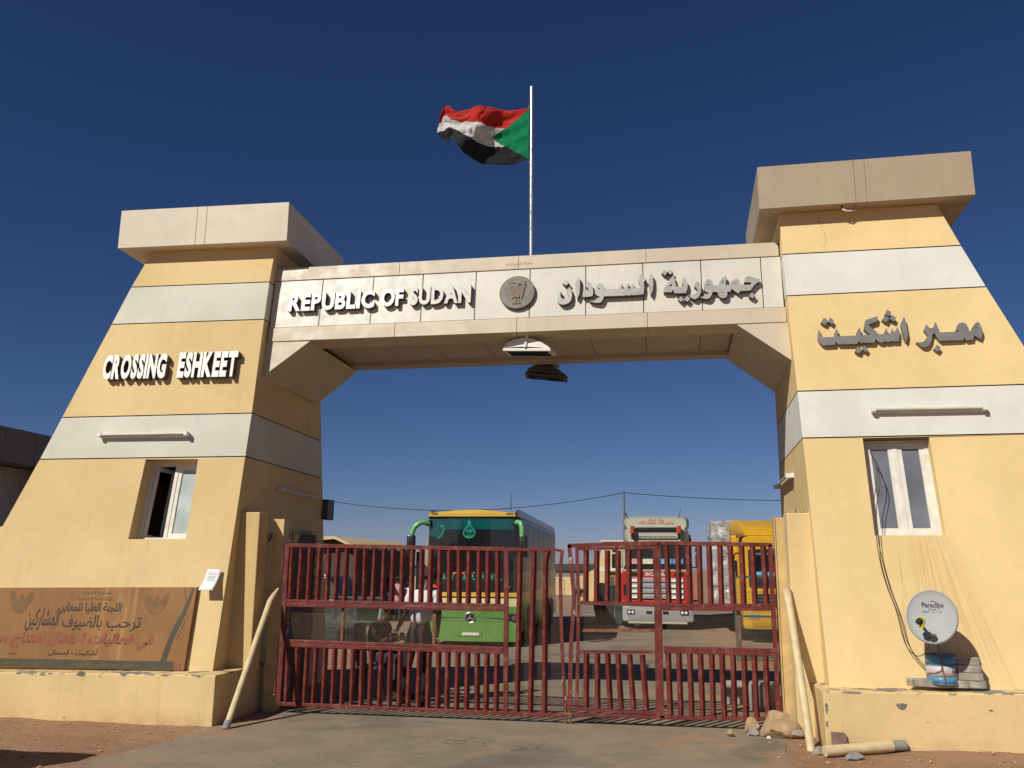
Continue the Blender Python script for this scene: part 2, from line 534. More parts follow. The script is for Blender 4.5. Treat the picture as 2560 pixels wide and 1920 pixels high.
def glass(name, col, rough=.06, spec=.6):
    t = NT(name)
    c = t.mix(t.ramp(t.noise(2.5, 4), .3, .7), k(col, .8), k(col, 1.2))
    return t.out(c, rough, 0, spec)


m_glass_d = glass("glass_dark", (.010, .012, .014))
m_glass_t = glass("glass_teal_reflection", (.005, .075, .078))  # tinted glass with the sky's reflection put into its colour
m_glass_c = glass("glass_curtained", (.155, .165, .19), .25)
m_glass_f = glass("glass_frosted", (.42, .48, .47), .35)
ARB=[([(0.683,5.135),(0.702,5.085),(0.71,5.021),(0.7,4.956),(0.67,4.918),(0.613,4.898),(0.562,4.909),(0.533,4.941),(0.529,4.991),(0.545,5.043),(0.575,5.078),(0.564,5.042),(0.571,5.002),(0.588,4.98),(0.618,4.975),(0.654,4.981),(0.671,4.996),(0.655,5.037),(0.64,5.078),(0.662,5.12)],[]),([(0.628,5.237),(0.675,5.194),(0.638,5.154),(0.588,5.192)],[]),([(0.792,5.275),(0.805,5.236),(0.807,5.122),(0.802,5.037),(0.774,4.967),(0.762,5.019),(0.748,5.152),(0.752,5.195)],[]),([(0.892,5.208),(0.937,5.179),(0.964,5.114),(0.971,5.041),(0.958,4.996),(0.847,4.987),(0.836,5.009),(0.847,5.071),(0.92,5.074),(0.907,5.104),(0.878,5.135),(0.883,5.185)],[]),([(1.063,5.17),(1.09,5.151),(1.107,5.107),(1.114,5.076),(1.278,5.076),(1.298,5.124),(1.325,5.147),(1.317,5.078),(1.355,5.08),(1.381,5.129),(1.408,5.146),(1.396,5.076),(1.424,5.079),(1.443,5.129),(1.463,5.143),(1.469,5.076),(1.544,5.073),(1.538,5.124),(1.52,5.181),(1.534,5.227),(1.558,5.268),(1.578,5.234),(1.62,5.187),(1.587,5.156),(1.591,5.069),(1.578,4.99),(1.447,4.985),(1.44,5.0),(1.432,4.985),(1.375,4.985),(1.366,4.997),(1.36,4.984),(1.295,4.984),(1.287,4.996),(1.279,4.984),(1.104,4.988),(1.086,4.938),(1.062,4.909),(1.026,4.903),(0.979,4.912),(0.924,4.929),(0.973,4.935),(1.02,4.955),(1.053,4.988),(1.02,4.996),(0.994,5.027),(0.991,5.073),(1.006,5.119),(1.03,5.156)],[[(1.03,5.098),(1.042,5.108),(1.055,5.087),(1.033,5.083)]]),([(1.685,5.266),(1.698,5.224),(1.701,5.129),(1.692,5.032),(1.67,4.976),(1.659,5.014),(1.645,5.119),(1.644,5.175),(1.663,5.216)],[]),([(2.771,5.09),(2.779,5.13),(2.798,5.159),(2.827,5.169),(2.862,5.157),(2.896,5.137),(2.958,5.128),(2.951,5.086),(2.912,5.071),(2.878,5.037),(2.852,4.996),(2.828,4.976),(2.718,4.978),(2.706,4.949),(2.675,4.962),(2.624,5.011),(2.605,4.974),(2.565,4.973),(2.571,4.941),(2.557,4.905),(2.519,4.892),(2.478,4.907),(2.459,4.946),(2.458,4.978),(2.399,4.981),(2.385,4.936),(2.36,4.903),(2.324,4.892),(2.283,4.904),(2.243,4.918),(2.302,4.931),(2.332,4.952),(2.357,4.976),(2.322,4.982),(2.299,5.014),(2.303,5.067),(2.321,5.127),(2.347,5.156),(2.371,5.155),(2.399,5.12),(2.415,5.064),(2.466,5.066),(2.481,5.105),(2.513,5.152),(2.544,5.18),(2.569,5.184),(2.564,5.128),(2.552,5.067),(2.602,5.062),(2.623,5.104),(2.655,5.138),(2.684,5.143),(2.71,5.125),(2.722,5.073),(2.739,5.058),(2.843,5.055),(2.854,5.084),(2.781,5.088)],[[(2.339,5.09),(2.365,5.071),(2.342,5.071)],[(2.537,5.134),(2.528,5.099),(2.5,5.083)],[(2.497,4.991),(2.532,4.962),(2.509,4.966)],[(2.661,5.089),(2.682,5.071),(2.657,5.079)]]),([(2.845,4.948),(2.893,4.918),(2.86,4.877),(2.816,4.905)],[]),([(2.215,5.138),(2.251,5.109),(2.269,5.049),(2.263,4.982),(2.231,4.921),(2.193,4.895),(2.152,4.91),(2.109,4.948),(2.16,4.948),(2.202,4.972),(2.226,5.011),(2.211,5.044),(2.187,5.067),(2.198,5.106)],[]),([(2.068,5.192),(2.097,5.159),(2.112,5.097),(2.104,5.037),(2.083,4.98),(1.952,4.987),(1.938,5.012),(1.933,5.038),(1.917,5.002),(1.82,5.007),(1.821,5.031),(1.833,5.071),(1.866,5.118),(1.899,5.142),(1.915,5.189),(1.941,5.23),(1.951,5.214),(1.966,5.119),(1.976,5.071),(2.062,5.07),(2.041,5.116),(2.053,5.161)],[[(1.919,5.116),(1.922,5.08),(1.887,5.083)]]),([(1.831,5.311),(1.871,5.273),(1.849,5.23),(1.801,5.265)],[]),([(1.902,5.31),(1.943,5.273),(1.911,5.237),(1.871,5.274)],[]),([(2.022,4.942),(2.058,4.906),(2.026,4.869),(1.99,4.904)],[]),([(2.095,4.945),(2.133,4.909),(2.098,4.865),(2.062,4.899)],[])]
ART=[([(-0.772,4.392),(-0.767,4.357),(-0.763,4.323),(-0.747,4.288),(-0.615,4.287),(-0.608,4.341),(-0.58,4.388),(-0.574,4.348),(-0.579,4.292),(-0.38,4.291),(-0.371,4.339),(-0.339,4.39),(-0.329,4.351),(-0.332,4.294),(-0.228,4.294),(-0.292,4.365),(-0.28,4.426),(-0.266,4.474),(-0.136,4.517),(-0.133,4.499),(-0.147,4.453),(-0.244,4.417),(-0.138,4.294),(-0.09,4.295),(-0.078,4.331),(-0.056,4.371),(-0.051,4.341),(-0.054,4.295),(-0.018,4.294),(-0.007,4.33),(0.01,4.365),(0.011,4.335),(0.011,4.294),(0.026,4.308),(0.041,4.345),(0.06,4.374),(0.073,4.341),(0.073,4.284),(0.058,4.205),(-0.007,4.206),(-0.016,4.221),(-0.025,4.204),(-0.081,4.204),(-0.09,4.219),(-0.097,4.201),(-0.143,4.2),(-0.167,4.221),(-0.178,4.246),(-0.198,4.2),(-0.346,4.203),(-0.364,4.225),(-0.374,4.193),(-0.581,4.197),(-0.602,4.23),(-0.616,4.193),(-0.744,4.193),(-0.776,4.222),(-0.791,4.267),(-0.789,4.33)],[]),([(0.14,4.492),(0.152,4.459),(0.161,4.286),(0.149,4.23),(0.133,4.194),(0.116,4.249),(0.1,4.407),(0.118,4.451)],[]),([(-0.027,4.592),(0.014,4.554),(-0.014,4.509),(-0.056,4.534)],[]),([(-0.052,4.519),(-0.015,4.487),(-0.046,4.438),(-0.093,4.471)],[]),([(0.017,4.521),(0.059,4.486),(0.032,4.444),(-0.013,4.475)],[]),([(-0.708,4.526),(-0.669,4.491),(-0.697,4.439),(-0.746,4.469)],[]),([(-0.642,4.528),(-0.603,4.488),(-0.628,4.442),(-0.669,4.479)],[]),([(-0.382,4.162),(-0.339,4.128),(-0.367,4.081),(-0.413,4.106)],[]),([(-0.312,4.17),(-0.27,4.134),(-0.297,4.092),(-0.337,4.126)],[]),([(0.364,4.394),(0.376,4.367),(0.396,4.346),(0.422,4.347),(0.444,4.368),(0.461,4.417),(0.473,4.371),(0.487,4.29),(0.658,4.29),(0.702,4.295),(0.66,4.31),(0.672,4.34),(0.685,4.376),(0.714,4.396),(0.743,4.395),(0.77,4.374),(0.784,4.334),(0.79,4.291),(0.812,4.286),(0.816,4.294),(0.832,4.341),(0.859,4.378),(0.894,4.399),(0.904,4.384),(0.926,4.302),(0.924,4.255),(0.898,4.196),(0.877,4.21),(0.833,4.238),(0.816,4.191),(0.746,4.186),(0.733,4.226),(0.718,4.191),(0.485,4.189),(0.462,4.212),(0.442,4.26),(0.439,4.288),(0.409,4.262),(0.393,4.194),(0.361,4.139),(0.326,4.121),(0.286,4.132),(0.238,4.185),(0.284,4.181),(0.315,4.192),(0.358,4.243),(0.365,4.264),(0.332,4.326)],[[(0.868,4.34),(0.877,4.316),(0.855,4.328)]]),([(0.442,4.148),(0.479,4.116),(0.449,4.065),(0.406,4.1)],[])]
# ================================================================ ground and road
from mathutils import noise as mn


def interp(t, pts):
    if t <= pts[0][0]: return pts[0][1]
    for (a, va), (b, vb) in zip(pts, pts[1:]):
        if t <= b: return va + (vb - va) * (t - a) / (b - a)
    return pts[-1][1]


def hz(y): return interp(y, [(3, 0), (12, -.35)])
def xl(y): return interp(y, [(-9, -4.6), (-6, -3.9), (-2.33, -3.32), (-1, -3.14), (.2, -3.18), (1, -3.3), (4, -3.3), (7, -4.4), (14, -4.6), (15.5, -26), (90, -40)])
def xr(y): return interp(y, [(-9, 4.2), (-6, 3.5), (-2.5, 2.95), (-1.1, 2.75), (0, 2.9), (1, 3.0), (4, 2.5), (9, 2.3), (14.5, 2.3), (16, 30), (90, 40)])


def frange(a, b, st):
    n = int(round((b - a) / st)); return [a + (b - a) * i / n for i in range(n + 1)]


xs = [-1500, -400, -120, -60, -35, -22, -14, -10] + frange(-8.5, 8.5, .17) + [10, 14, 22, 35, 60, 120, 400, 1500]
ys = [-300, -80, -40, -22, -14] + frange(-10, -5, .5) + frange(-4.8, 3, .13) + frange(3.5, 12, .5) + frange(13, 30, 1) + [35, 45, 60, 80, 90, 150, 400, 1500]


def ground_z(x, y):
    b = hz(y)
    d = min(x - xl(y), xr(y) - x)
    nz = (mn.noise(Vector((x * 2.1, y * 2.1, 0))) * .55 + mn.noise(Vector((x * 6, y * 6, 4))) * .3 + mn.noise(Vector((x * 15, y * 15, 8))) * .15)
    if d > 0:
        k_ = min(1, d / .22)
        return b + (1 - k_) * (.004 + .012 * nz) + k_ * (-.012)
    k_ = min(1, -d / .6)
    m = 0
    if x > 0 and y < 2: m = .05 * min(1, max(0, (x - 3.1) / 1.6))
    if x < 0 and y < 2: m = .012 * min(1, max(0, (-x - 4.2) / 2))
    return b + .004 + nz * (.012 + .018 * k_) + m * k_


g = MB()
g.add([(x, y, ground_z(x, y)) for y in ys for x in xs],
      [(j * len(xs) + i, j * len(xs) + i + 1, (j + 1) * len(xs) + i + 1, (j + 1) * len(xs) + i)
       for j in range(len(ys) - 1) for i in range(len(xs) - 1)])
tag(g.build("ground", m_ground, smooth=True, recalc=False), kind="structure")
ry = [v for v in ys if -14 <= v <= 90]
g = MB(); nc = 24
for y in ry:
    for i in range(nc + 1):
        j = (mn.noise(Vector((y * 1.3, 3, 0))) * .12) if i in (0, nc) else 0
        g.v.append(Vector((xl(y) + (xr(y) - xl(y)) * i / nc + j, y, hz(y) + .004)))
for j in range(len(ry) - 1):
    for i in range(nc):
        a = j * (nc + 1) + i
        g.f.append([a, a + 1, a + nc + 2, a + nc + 1]); g.m.append(0)
tag(g.build("road", m_road, smooth=True, recalc=False), kind="structure")

# loose pebbles and grit near the walls: nobody could count them
g = MB()
for i in range(900):
    if i < 480: x, y = random.uniform(-7.5, -3.0), random.triangular(-3.4, -.3, -.45)
    elif i < 760: x, y = random.uniform(2.6, 6.5), random.triangular(-2.2, .3, -.4)
    else: x, y = random.uniform(-3, 2.8), random.uniform(-3.4, .4)
    if x < -3.1 and y > -.3: continue
    if x > 3.2 and y > -.3: continue
    r = random.choice([.006, .008, .01, .012, .02]) * random.uniform(.7, 1.3) * (.6 if -3 < x < 2.7 else 1)
    c = Vector((x, y, ground_z(x, y) + r * .3 if not (-3 < x < 2.7) else .004 + r * .4))
    p = [c + Vector((random.uniform(.6, 1.3) * r * a, random.uniform(.6, 1.3) * r * b, random.uniform(.5, .9) * r * d))
         for a, b, d in ((1, 0, 0), (-1, 0, 0), (0, 1, 0), (0, -1, 0), (0, 0, 1), (0, 0, -1))]
    g.add(p, [(0, 2, 4), (2, 1, 4), (1, 3, 4), (3, 0, 4), (2, 0, 5), (1, 2, 5), (3, 1, 5), (0, 3, 5)])
tag(g.build("pebbles", m_stone), "loose pebbles and grit scattered on the dirt and the asphalt edge", "pebbles", kind="stuff")

# ================================================================ gate towers
def lerp(a, b, t): return a + (b - a) * t


def tower(L, label, mats, win, wdepth, cap, capmat, side):
    root = thing("gate_tower", (L["if"][0][0] - side * -2, 1.8, 0), label, "gate tower", "banded gate towers either side of the road")
    I = [Vector(p) for p in L["if"]]; O = [Vector(p) for p in L["of"]]
    ib = [Vector([lerp(L["ib"][0][i], L["ib"][1][i], p.z / 5.8) for i in range(3)]) for p in I]
    ob = [Vector([lerp(L["ob"][0][i], L["ob"][1][i], p.z / 5.8) for i in range(3)]) for p in O]
    for q, p in zip(ib, I): q.z = p.z
    for q, p in zip(ob, O): q.z = p.z
    g_ = .007
    nrm = (I[1] - I[0]).cross(O[0] - I[0]).normalized()
    if nrm.y > 0: nrm = -nrm
    for i in range(5):
        cs = [I, O, ob, ib]
        lo = [lerp(c[i], c[i + 1], (0 if i == 0 else g_ / (c[i + 1].z - c[i].z))) for c in cs]
        hi = [lerp(c[i], c[i + 1], 1 - (0 if i == 4 else g_ / (c[i + 1].z - c[i].z))) for c in cs]
        m = MB()
        if i == 0:
            W = [Vector(p) for p in win]                                # TL? order: inner-bottom, inner-top, outer-top, outer-bottom
            a, b, c_, d = lo[0], hi[0], hi[1], lo[1]
            m.add([a, b, c_, d] + W, [(0, 1, 5, 4), (1, 2, 6, 5), (2, 3, 7, 6), (3, 0, 4, 7)])
            Wi = [p - nrm * (wdepth + .06) for p in W]
            m.add(W + Wi, [(0, 1, 5, 4), (1, 2, 6, 5), (2, 3, 7, 6), (3, 0, 4, 7)])
        else:
            m.add([lo[0], hi[0], hi[1], lo[1]], [(0, 1, 2, 3)])
        n = len(m.v)
        m.add(lo + hi, [(1, 2, 6, 5), (2, 3, 7, 6), (3, 0, 4, 7)] + ([(4, 5, 6, 7)] if i else []))
        m.build("wall_band", mats[i % 2], root, recalc=False, weld=False)
    for i in range(1, 5):                                              # recessed joints
        m = MB(); q = []
        for dz in (-.03, .03):
            for c, sx, sy in ((I, side, 1), (O, -side, 1), (ob, -side, -1), (ib, side, -1)):
                q.append(c[i] + Vector((sx * .014, sy * .014, dz)))
        m.hexa(q); m.build("joint", m_joint, root)
    return root, I, O, nrm


LT = dict(**{"if": [(-3.354, .038, -.05), (-3.282, .427, 3.01), (-3.271, .498, 3.56), (-3.269, .657, 4.816), (-3.264, .724, 5.343), (-3.235, .785, 5.855)],
             "of": [(-7.168, -.088, -.05), (-6.017, .333, 3.0), (-5.827, .409, 3.545), (-5.385, .586, 4.814), (-5.202, .66, 5.344), (-4.99, .727, 5.855)],
             "ib": [(-3.485, 4.004, 0), (-3.277, 2.373, 5.8)], "ob": [(-7.299, 3.878, 0), (-5.055, 2.315, 5.8)]})
RT = dict(**{"if": [(3.354, -.011, -.05), (3.275, .384, 3.113), (3.26, .453, 3.65), (3.227, .603, 4.811), (3.214, .671, 5.343), (3.217, .738, 5.885)],
             "of": [(7.169, -.097, -.05), (6.006, .31, 3.112), (5.803, .385, 3.65), (5.361, .557, 4.803), (5.167, .628, 5.328), (4.975, .70, 5.87)],
             "ib": [(3.443, 3.956, 0), (3.253, 2.324, 5.8)], "ob": [(7.259, 3.87, 0), (5.031, 2.284, 5.8)]})
lwin = [(-3.897, .277, 2.006), (-3.887, .398, 2.982), (-4.583, .381, 2.985), (-4.635, .252, 2.003)]
rwin = [(3.916, .232, 2.055), (3.895, .368, 3.098), (4.57, .359, 3.10), (4.606, .222, 2.057)]
towerL, LI, LO, nL = tower(LT, "banded yellow gate tower lettered in white English, window half open", (m_yel, m_white), lwin, .2, None, None, 1 * -1)
towerR, RI, RO, nR = tower(RT, "banded yellow gate tower lettered in grey Arabic, rain streaks under its window", (m_yel_r, m_white_r), rwin, .15, None, None, 1)


def plinth(root, pts, z0, mat):
    m = MB(); m.hexa(pts); return m.build("plinth", mat, root, bevel=.012)


plinth(towerL, [(-9.5, -.27, -.2), (-3.1, -.27, -.2), (-3.1, 1.2, -.2), (-9.5, 1.2, -.2), (-9.5, -.27, .45), (-3.1, -.27, .53), (-3.1, 1.2, .53), (-9.5, 1.2, .45)], 0, m_plinth)
plinth(towerR, [(3.222, -.27, -.2), (9.5, -.27, -.2), (9.5, 1.2, -.2), (3.225, 1.2, -.2), (3.222, -.27, .545), (9.5, -.27, .66), (9.5, 1.2, .66), (3.225, 1.2, .56)], 0, m_plinth_r)


# ---- roof blocks of clad panels
def roof_cap(root, c0, c1, c2, z0, z1, mat, splits, jm, gp=.003):
    """c0 -> c1 front edge, c1 -> c2 inner side, as plan points"""
    c0, c1, c2 = Vector(c0), Vector(c1), Vector(c2)
    U = (c1 - c0); wd = U.length; U.normalize(); D = Vector((c2 - c1)); dp = D.length; D.normalize()
    def P(u, d, z): q = c0 + U * u + D * d; return Vector((q.x, q.y, z))
    m = MB(); q = [(.03, .03), (wd - .03, .03), (wd - .03, dp - .03), (.03, dp - .03)]
    m.hexa([P(a, b, z0 + .03) for a, b in q] + [P(a, b, z1 - .01) for a, b in q])
    core = m.build("roof_block", jm, root); ORG[core.name] = ORG[core.name]
    def pan(u0, u1, d0, d1, a, b):
        m = MB(); q = [(u0, d0), (u1, d0), (u1, d1), (u0, d1)]
        m.hexa([P(x, y, a) for x, y in q] + [P(x, y, b) for x, y in q]); m.build("cladding_panel", mat, core, bevel=.004)
    s = [0] + splits + [wd]
    for a, b in zip(s, s[1:]):
        pan(a + gp, b - gp, 0, .028, z0, z1)
        pan(a + gp, b - gp, dp - .028, dp, z0, z1)
        pan(a + gp, b - gp, .03, dp * .5 - gp, z0 + .001, z0 + .028)
        pan(a + gp, b - gp, dp * .5 + gp, dp - .03, z0 + .001, z0 + .028)
    for u0, u1 in ((0.0005, .0275), (wd - .0275, wd - .0005)):
        pan(u0, u1, .03, dp * .55 - gp, z0 + .0005, z1 - .0005); pan(u0, u1, dp * .55 + gp, dp - .03, z0 + .0005, z1 - .0005)
    pan(.03, wd - .03, .03, dp - .03, z1 - .03, z1 - .002)
    return core


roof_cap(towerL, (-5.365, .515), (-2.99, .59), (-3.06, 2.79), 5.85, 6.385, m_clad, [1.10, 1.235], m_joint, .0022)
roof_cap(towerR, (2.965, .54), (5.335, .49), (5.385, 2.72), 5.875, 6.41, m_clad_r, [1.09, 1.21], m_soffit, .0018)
# inner side of the right block faces -x: the builder's c1->c2 is its outer side, which is symmetric


# ---- windows
def window(root, W, nrm, depth, kind):
    ib_, it, ot, ob_ = [Vector(p) - nrm * depth for p in W]
    def P(u, v, d=0): return lerp(lerp(ob_, ib_, u), lerp(ot, it, u), v) + nrm * d
    wd = (ib_ - ob_).length; ht = (it - ib_).length
    fu, fv = .045 / wd, .045 / ht
    def rect(m, u0, u1, v0, v1, d0, d1):
        m.hexa([P(u0, v0, d1), P(u1, v0, d1), P(u1, v0, d0), P(u0, v0, d0), P(u0, v1, d1), P(u1, v1, d1), P(u1, v1, d0), P(u0, v1, d0)])
    fr = MB()
    rect(fr, 0, fu, 0, 1, -.03, .03); rect(fr, 1 - fu, 1, 0, 1, -.03, .03)
    rect(fr, fu, 1 - fu, 0, fv, -.03, .029); rect(fr, fu, 1 - fu, 1 - fv, 1, -.03, .029)
    rect(fr, .5 - fu * .5, .5 + fu * .5, fv, 1 - fv, -.03, .028)
    win = fr.build("window", m_wht, root)
    def sash(u0, u1, gm):
        s = MB(); su = .05 / wd; sv = .05 / ht; v0, v1 = fv, 1 - fv
        rect(s, u0, u0 + su, v0, v1, -.02, .02); rect(s, u1 - su, u1, v0, v1, -.02, .02)
        rect(s, u0 + su, u1 - su, v0, v0 + sv, -.02, .019); rect(s, u0 + su, u1 - su, v1 - sv, v1, -.02, .019)
        s.build("sash", m_wht, win)
        p = MB(); rect(p, u0 + su, u1 - su, v0 + sv, v1 - sv, -.006, .004); p.build("pane", gm, win)
    if kind == 'L':
        sash(.5 + fu * .5, 1 - fu, m_glass_f)
        # the other leaf stands open into the room
        s = MB(); hw = wd * .5 - .06; dI = -nrm; dU = (ib_ - ob_).normalized()
        ax = (dI * .93 + dU * .36).normalized()
        for a, b, z0, z1 in ((0, .05, fv, 1 - fv), (hw - .05, hw, fv, 1 - fv), (.05, hw - .05, fv, fv + .05), (.05, hw - .05, 1 - fv - .05, 1 - fv)):
            p0 = P(fu, z0) + ax * a; p1 = P(fu, z0) + ax * b; q0 = P(fu, z1) + ax * a; q1 = P(fu, z1) + ax * b
            t = ax.cross(Vector((0, 0, 1))).normalized() * .03
            s.hexa([p0, p1, p1 + t, p0 + t, q0, q1, q1 + t, q0 + t])
        s.build("sash", m_wht, win)
    else:
        sash(fu, .5 - fu * .5, m_glass_c); sash(.5 + fu * .5, 1 - fu, m_glass_c)
    return win


window(towerL, lwin, nL, .2, 'L')
window(towerR, rwin, nR, .15, 'R')
# doorway in the road side of the left tower, a timber door within
m = MB(); m.box(-3.40, -3.375, 2.2, 3.0, -.05, 2.15); dd = m.build("door", simple("door_timber_dark", (.05, .03, .02), .6), towerL)
m = MB(); m.box(-3.41, -3.36, 2.13, 2.2, -.05, 2.2).box(-3.41, -3.36, 3.0, 3.07, -.05, 2.2).box(-3.41, -3.36, 2.2, 3.0, 2.15, 2.2)
m.build("door_frame", m_plinth, towerL)

# ================================================================ cross beam
OB = Vector((0, .183, 0)); UB = Vector((1, 0, 0)); VB = Vector((0, .131, 1)).normalized(); NB = Vector((0, -1, .131)).normalized()
beam = thing("gateway_beam", (0, 1.7, 4.57), "beige gateway beam spanning the road, white panels with raised lettering", "gateway beam")


def bp(x, w_, t): return OB + UB * x + VB * w_ + NB * t


def slab(x0, x1, w0, w1, t0, t1, name, mat, parent=beam, bevel=0.0):
    m = MB()
    m.hexa([bp(x0, w0, t1), bp(x1, w0, t1), bp(x1, w0, t0), bp(x0, w0, t0), bp(x0, w1, t1), bp(x1, w1, t1), bp(x1, w1, t0), bp(x0, w1, t0)])
    return m.build(name, mat, parent, bevel=bevel)


core = MB(); core.hexa([(-3.3, .86, 4.63), (3.27, .86, 4.63), (3.3, 2.55, 4.63), (-3.32, 2.55, 4.63), (-3.27, .98, 5.60), (3.24, .98, 5.60), (3.3, 2.55, 5.60), (-3.32, 2.55, 5.60)])
core = core.build("beam_core", m_jointp, beam)
xsT = [-3.26, -1.55, .02, 1.62, 3.205]
for a, b in zip(xsT, xsT[1:]):
    slab(a + .002, b - .002, 5.447, 5.632, -.10, .012, "top_trim", m_trim, bevel=.004)
    slab(a + .002 if a > -3 else -3.262, b - .002 if b < 3 else 3.232, 4.582, 4.772, -.30, .012, "bottom_trim", m_trim, bevel=.004)
m = MB(); m.box(-3.24, 3.2, 1.02, 2.6, 5.585, 5.625); m.build("roof_panel", m_trim, beam)
jx = [-3.262, -2.585, -1.89, -1.224, -.525, .17, .872, 1.578, 2.278, 2.987, 3.222]
for a, b in zip(jx, jx[1:]):
    slab(a + .005, b - .005, 4.779, 5.440, -.05, 0, "sign_panel", m_sign, bevel=.004)
# soffit: panels set up between the two trims
for a, b in zip(jx, jx[1:]):
    a_, b_ = max(a, -2.74), min(b, 2.7)
    if b_ - a_ < .02: continue
    m = MB(); m.box(a_ + .004, b_ - .004, 1.09, 2.36, 4.60, 4.625); m.build("soffit_panel", m_soffit, beam)
m = MB(); m.box(-2.9, 2.9, 2.37, 2.60, 4.555, 4.66); m.build("rear_trim", m_soffit, beam)
m = MB(); m.box(-3.3, 3.28, 2.56, 2.62, 4.66, 5.6); m.build("rear_face", m_trim, beam)
for pts in ([(-3.30, 4.10), (-3.275, 4.095), (-2.672, 4.572), (-3.30, 4.580)], [(3.252, 4.104), (3.285, 4.104), (3.285, 4.588), (2.654, 4.580)]):
    fr = [bp(x, z, 0) for x, z in pts]
    bk = [Vector((x * 1.004, 2.60, p.z)) for (x, z), p in zip(pts, fr)]
    m = MB(); n = 4; m.add(fr + bk, [(0, 1, 2, 3), (7, 6, 5, 4)] + [(i, (i + 1) % n, n + (i + 1) % n, n + i) for i in range(n)])
    m.build("corbel", m_trim, beam, bevel=.006)
    m = MB()

# ---- raised letters
def raised(s, x0, x1, z0, z1, O, U, V, N, t, mat, parent, offset=.035, back=0.0):
    """each letter of a word its own block; widths and gaps follow the typeface"""
    if isinstance(mat, dict): pass
    spans = []; xcur = 0
    for ch in s:
        vs, fs = text_geo(ch, .5, offset, 3)
        a, b = min(v.x for v in vs), max(v.x for v in vs)
        c, d = min(v.y for v in vs), max(v.y for v in vs)
        spans.append((ch, vs, fs, xcur, a, b - a, c, d)); xcur += (b - a) + (.055 if ch not in "A" else .03)
    tot = spans[-1][3] + spans[-1][5]
    for i, (ch, vs, fs, xc, a, wd, c, d) in enumerate(spans):
        q = []
        for v in vs:
            x = x0 + (xc + v.x - a) / tot * (x1 - x0)
            y = z0 + (v.y + offset) / (.727 + 2 * offset - .035) * (z1 - z0)
            q.append(Vector((x, y, back if v.z < 0 else t)))
        m = MB().add(to_frame(q, O, U, V, N), fs)
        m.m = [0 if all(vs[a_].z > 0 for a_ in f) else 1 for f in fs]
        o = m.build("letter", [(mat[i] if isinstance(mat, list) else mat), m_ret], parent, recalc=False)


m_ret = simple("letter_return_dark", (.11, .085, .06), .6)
raised("REPUBLIC", -2.998, -1.832, 4.972, 5.221, OB, UB, VB, NB, .07, m_letw, beam, .042)
raised("OF", -1.748, -1.45, 4.984, 5.228, OB, UB, VB, NB, .07, m_letw, beam, .042)
raised("SUDAN", -1.363, -.568, 4.986, 5.237, OB, UB, VB, NB, .07, [m_letp] * 5, beam, .042)
for o_, hs in ARB:
    vs, fs = poly_geo([o_] + hs, .5)
    m = MB().add(to_frame([Vector((v.x, v.y, 0 if v.z < 0 else .07)) for v in vs], OB, UB, VB, NB), fs)
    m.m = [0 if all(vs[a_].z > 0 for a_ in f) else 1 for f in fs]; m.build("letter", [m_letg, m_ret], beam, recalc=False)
OL = Vector((-4.597, -.092, .012)) - nL * .09; UL = Vector((.9995, .033, 0)); VL = Vector((-.004, .127, .992)); NL = Vector((.033, -.991, .127))
raised("CROSSING", -.711, .153, 4.047, 4.385, OL, UL, VL, NL, .09, m_letw, towerL, .052, .0)
raised("ESHKEET", .315, 1.105, 4.047, 4.393, OL, UL, VL, NL, .09, m_letw, towerL, .052, .0)
ORr = Vector((4.298, -.094, .012)) - nR * .06; UR = Vector((1, -.021, 0)); VR = Vector((.003, .127, .992)); NR = Vector((-.021, -.992, .127))
for o_, hs in ART:
    vs, fs = poly_geo([o_] + hs, .5)
    MB().add(to_frame([Vector((v.x, v.y, 0 if v.z < 0 else .06)) for v in vs], ORr, UR, VR, NR), fs).build("letter", m_letg2, towerR, recalc=False)

# ---- round plaque with the bird of the arms in relief
m_plq = simple("bronze_plaque", (.125, .115, .095), .5, .3, .15, 9)
m_rel = simple("bronze_relief", (.135, .10, .07), .55, .3, .3, 25)
ce = bp(.019, 5.104, 0)
plq = MB().lathe([(.226, 0), (.226, .045), (.218, .052), (0, .052)], ce, NB, 48).build("plaque", m_plq, beam, smooth=35)
def rel(poly, t, O=None):
    MB().prism(poly, ce + NB * .052, UB, VB, NB, t).build("relief", m_rel, plq)
wing = [(-.035, .07), (-.06, .085), (-.085, .145), (-.105, .15), (-.112, .11), (-.098, .05), (-.088, .0), (-.075, -.06), (-.055, -.10), (-.035, -.06)]
rel(wing, .012); rel([(-x, y) for x, y in wing][::-1], .012)
rel([(-.03, -.075), (.03, -.075), (.04, .03), (.028, .065), (-.028, .065), (-.04, .03)], .016)
rel([(-.02, .066), (.02, .066), (.018, .1), (.05, .108), (.02, .125), (-.012, .12)], .014)
rel([(-.07, .128), (-.02, .128), (-.02, .138), (-.07, .134)], .008)
rel([(-.03, -.14), (-.012, -.14), (-.004, -.078), (-.024, -.078)], .010); rel([(.012, -.14), (.03, -.14), (.024, -.078), (.004, -.078)], .010)
rel([(-.06, -.158), (.06, -.158), (.05, -.141), (-.05, -.141)], .008)
print_text(arabic("بسم الله الرحمن الرحيم"), (-.143, .197, 5.482, 5.548), bp(0, 0, .012), UB, VB, NB, simple("paint_red_script", (.36, .06, .03), .7), beam, offset=.004)

